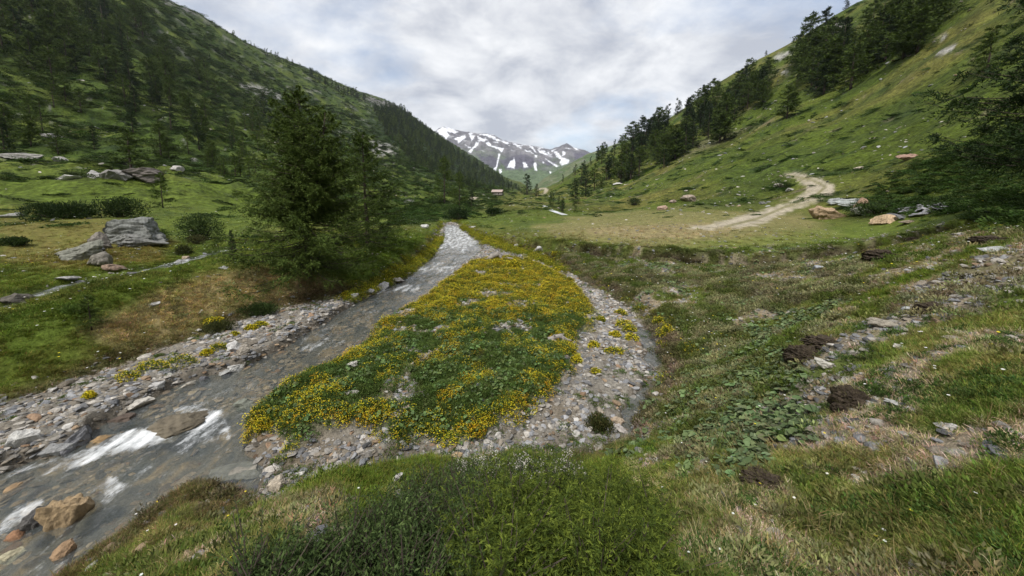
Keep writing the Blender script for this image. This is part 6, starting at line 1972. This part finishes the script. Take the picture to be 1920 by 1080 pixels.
# ------------------------------------------------------------------ driftwood and root mass
def drift(px, py, label, logs, name='driftwood'):
    x, y, z = hit(px, py); t = y / ray(px, py)[1]
    e = bpy.data.objects.new(name, None); COL.objects.link(e); e.location = (x, y, z); e['label'] = label; e['category'] = 'driftwood'
    for k, (pts_, r0, r1, nm) in enumerate(logs):
        P_ = np.array(pts_, float) / FPX * t
        n = len(P_); q_ = np.linspace(0, n - 1, n * 3)
        P_ = np.stack([np.interp(q_, np.arange(n), P_[:, c_]) for c_ in range(3)], -1)
        P_ += .004 * t * .3 * np.stack([noise(q_ * 1.3, q_ * 0 + k), noise(q_ * 1.3, q_ * 0 + k + 9), noise(q_ * 1.3, q_ * 0 + k + 4)], -1)
        S = Soup(); tube(S, P_, np.linspace(r0, r1, len(P_)) / FPX * t * (1 + .15 * noise(q_ * 2, q_ * 0 + k * 3)), 9, (.2, .2, .2))
        link(nm, S.mesh(nm, MAT_DRIFT, True), e)


drift(930, 488, 'weathered grey driftwood stump with roots stranded at the head of the flower bar',
      [([(-14, 0, 3), (-4, 1, 8), (6, 0, 13)], 4.5, 5, 'log'), ([(2, 0, 12), (8, -2, 8), (13, -2, 1)], 3.2, 2, 'root'), ([(0, 0, 12), (-2, 1, 17), (-6, 2, 20)], 2, .8, 'root'),
       ([(4, 0, 12), (7, 1, 19)], 1.8, .6, 'root'), ([(10, 0, 8), (16, 1, 12)], 1.6, .6, 'root'), ([(14, -1, 2), (22, 0, 4), (32, 2, 2)], 3.5, 2.2, 'log'), ([(-12, -1, 4), (-24, 0, 1)], 3, 1.2, 'log')])
drift(1050, 640, 'pale tangled root mass lying at the right side of the flower bar',
      [([(-22, 0, 3), (-8, 2, 8), (4, 0, 11)], 5, 4, 'log'), ([(0, 0, 10), (12, -2, 5), (22, 0, 1)], 3.6, 1.4, 'root'), ([(-8, 0, 8), (-12, -3, 14)], 2, .8, 'root'), ([(2, 0, 10), (8, 2, 15)], 2, .7, 'root'),
       ([(-16, -2, 4), (-6, -5, 2)], 2.2, 1, 'root'), ([(4, -2, 9), (6, -6, 2)], 2.5, 1.2, 'root')])
drift(1230, 700, 'thin crooked dead branch leaning against the right bank beside the pool', [([(-14, 0, 20), (-4, 0, 8), (4, 0, 3), (18, 1, 1)], 1.2, .5, 'stick')], 'dead_branch')
drift(1640, 752 + 60, 'short pale stick lying on the bare soil of the right bank', [([(-20, 0, 3), (0, 0, 4), (22, 0, 2)], 1.6, 1.0, 'stick')], 'stick')
drift(1416, 400 - 10 + 6, 'bleached fallen trunk with stub branches at the foot of the right slope', [([(-6, 0, 1), (0, 0, 4), (4, 0, 10)], 1.3, .6, 'log'), ([(0, 0, 4), (8, 0, 5)], 1.0, .5, 'branch')], 'fallen_tree') if False else None

# ------------------------------------------------------------------ alpine hut
x, y, z = hit(933, 365)
t = y / ray(933, 365)[1]
U = 19 / FPX * t           # hut length
e = bpy.data.objects.new('alpine_hut', None); COL.objects.link(e); e.location = (x, y, z); e.rotation_euler = (0, 0, R(-14))
e['label'] = 'small low hut with a pale reddish roof on the mound in mid valley'; e['category'] = 'hut'


def boxm(S, c, s, col=(.2, .2, .2), top=None):
    c = np.array(c, float); s = np.array(s, float) / 2
    V = np.array([[i, j, k] for k in (-1, 1) for j in (-1, 1) for i in (-1, 1)]) * s + c
    S.add(V, [(0, 2, 3), (0, 3, 1), (4, 5, 7), (4, 7, 6), (0, 1, 5), (0, 5, 4), (2, 6, 7), (2, 7, 3), (0, 4, 6), (0, 6, 2), (1, 3, 7), (1, 7, 5)], col)


Lh, Wh, Hw = U, U * .5, U * .2
S = Soup(); boxm(S, (0, 0, Hw * .3), (Lh, Wh, Hw * 1.0)); link('stone_base', S.mesh('stone_base', MAT_BASEROCK), e)
S = Soup()
for s_ in (-1, 1):
    boxm(S, (0, s_ * Wh * .46, Hw * 1.15), (Lh * .98, .12 * Wh * .5, Hw * .7))
g0 = Hw * 1.5; gp = Hw * 2.35
for s_ in (-1, 1):
    xx = s_ * Lh * .48
    S.add([(xx, -Wh * .48, Hw * .8), (xx, Wh * .48, Hw * .8), (xx, Wh * .48, g0), (xx, 0, gp), (xx, -Wh * .48, g0)], [(0, 1, 2), (0, 2, 4), (4, 2, 3)], (.1, .1, .1))
link('wall', S.mesh('wall', MAT_DARKWOOD), e)
for s_ in (-1, 1):
    S = Soup(); th = Hw * .12
    a0 = np.array([0, 0, gp + th]); a1 = np.array([0, s_ * Wh * .66, g0 - Hw * .28 + th])
    V = []
    for xx in (-Lh * .56, Lh * .56):
        for q_ in (a0, a1):
            V += [q_ + [xx, 0, 0], q_ + [xx, 0, -th]]
    S.add(V, [(0, 2, 6), (0, 6, 4), (1, 5, 7), (1, 7, 3), (2, 3, 7), (2, 7, 6), (0, 1, 3), (0, 3, 2), (4, 6, 7), (4, 7, 5)], (.4, .3, .3))
    link('roof', S.mesh('roof', MAT_ROOF), e)
S = Soup(); boxm(S, (Lh * .18, -Wh * .5, Hw * .75), (Lh * .12, Wh * .06, Hw * 1.1)); link('door', S.mesh('door', MAT_SOIL), e)
for xx in (-.25, .38):
    S = Soup(); boxm(S, (Lh * xx, -Wh * .5, Hw * 1.15), (Lh * .08, Wh * .05, Hw * .35)); link('window', S.mesh('window', MAT_SOIL), e)

# ------------------------------------------------------------------ far strip of stream seen beyond the meadow
fs = [(1020, 386), (1030, 391), (1036, 396), (1048, 400), (1060, 404)]
V = []
for i, (px, py) in enumerate(fs):
    x, y, z = hit(px, py)
    V += [(x - .35, y, z + .05), (x + .35, y + .3, z + .05)]
me = raw_mesh('far_stream', V, [(2 * i, 2 * i + 1, 2 * i + 3, 2 * i + 2) for i in range(len(fs) - 1)], MAT_WATER, True)
set_attr(me, 'foam_glint', np.full(len(V), .55), 'FLOAT')
link('far_stream', me, kind='structure')

# ------------------------------------------------------------------ air
S = Soup()
boxm(S, (0, 1500, 480), (6400, 6400, 1160))
hm, ht = new_mat('valley_air')
ho = nd(ht, 'ShaderNodeOutputMaterial'); pv = nd(ht, 'ShaderNodeVolumePrincipled')
pv.inputs['Color'].default_value = (.80, .88, 1, 1); pv.inputs['Density'].default_value = 0.00005; pv.inputs['Anisotropy'].default_value = .1
ht.links.new(pv.outputs[0], ho.inputs['Volume'])
link('haze', S.mesh('haze', hm), kind='stuff', label='thin bluish air filling the valley', category='haze')
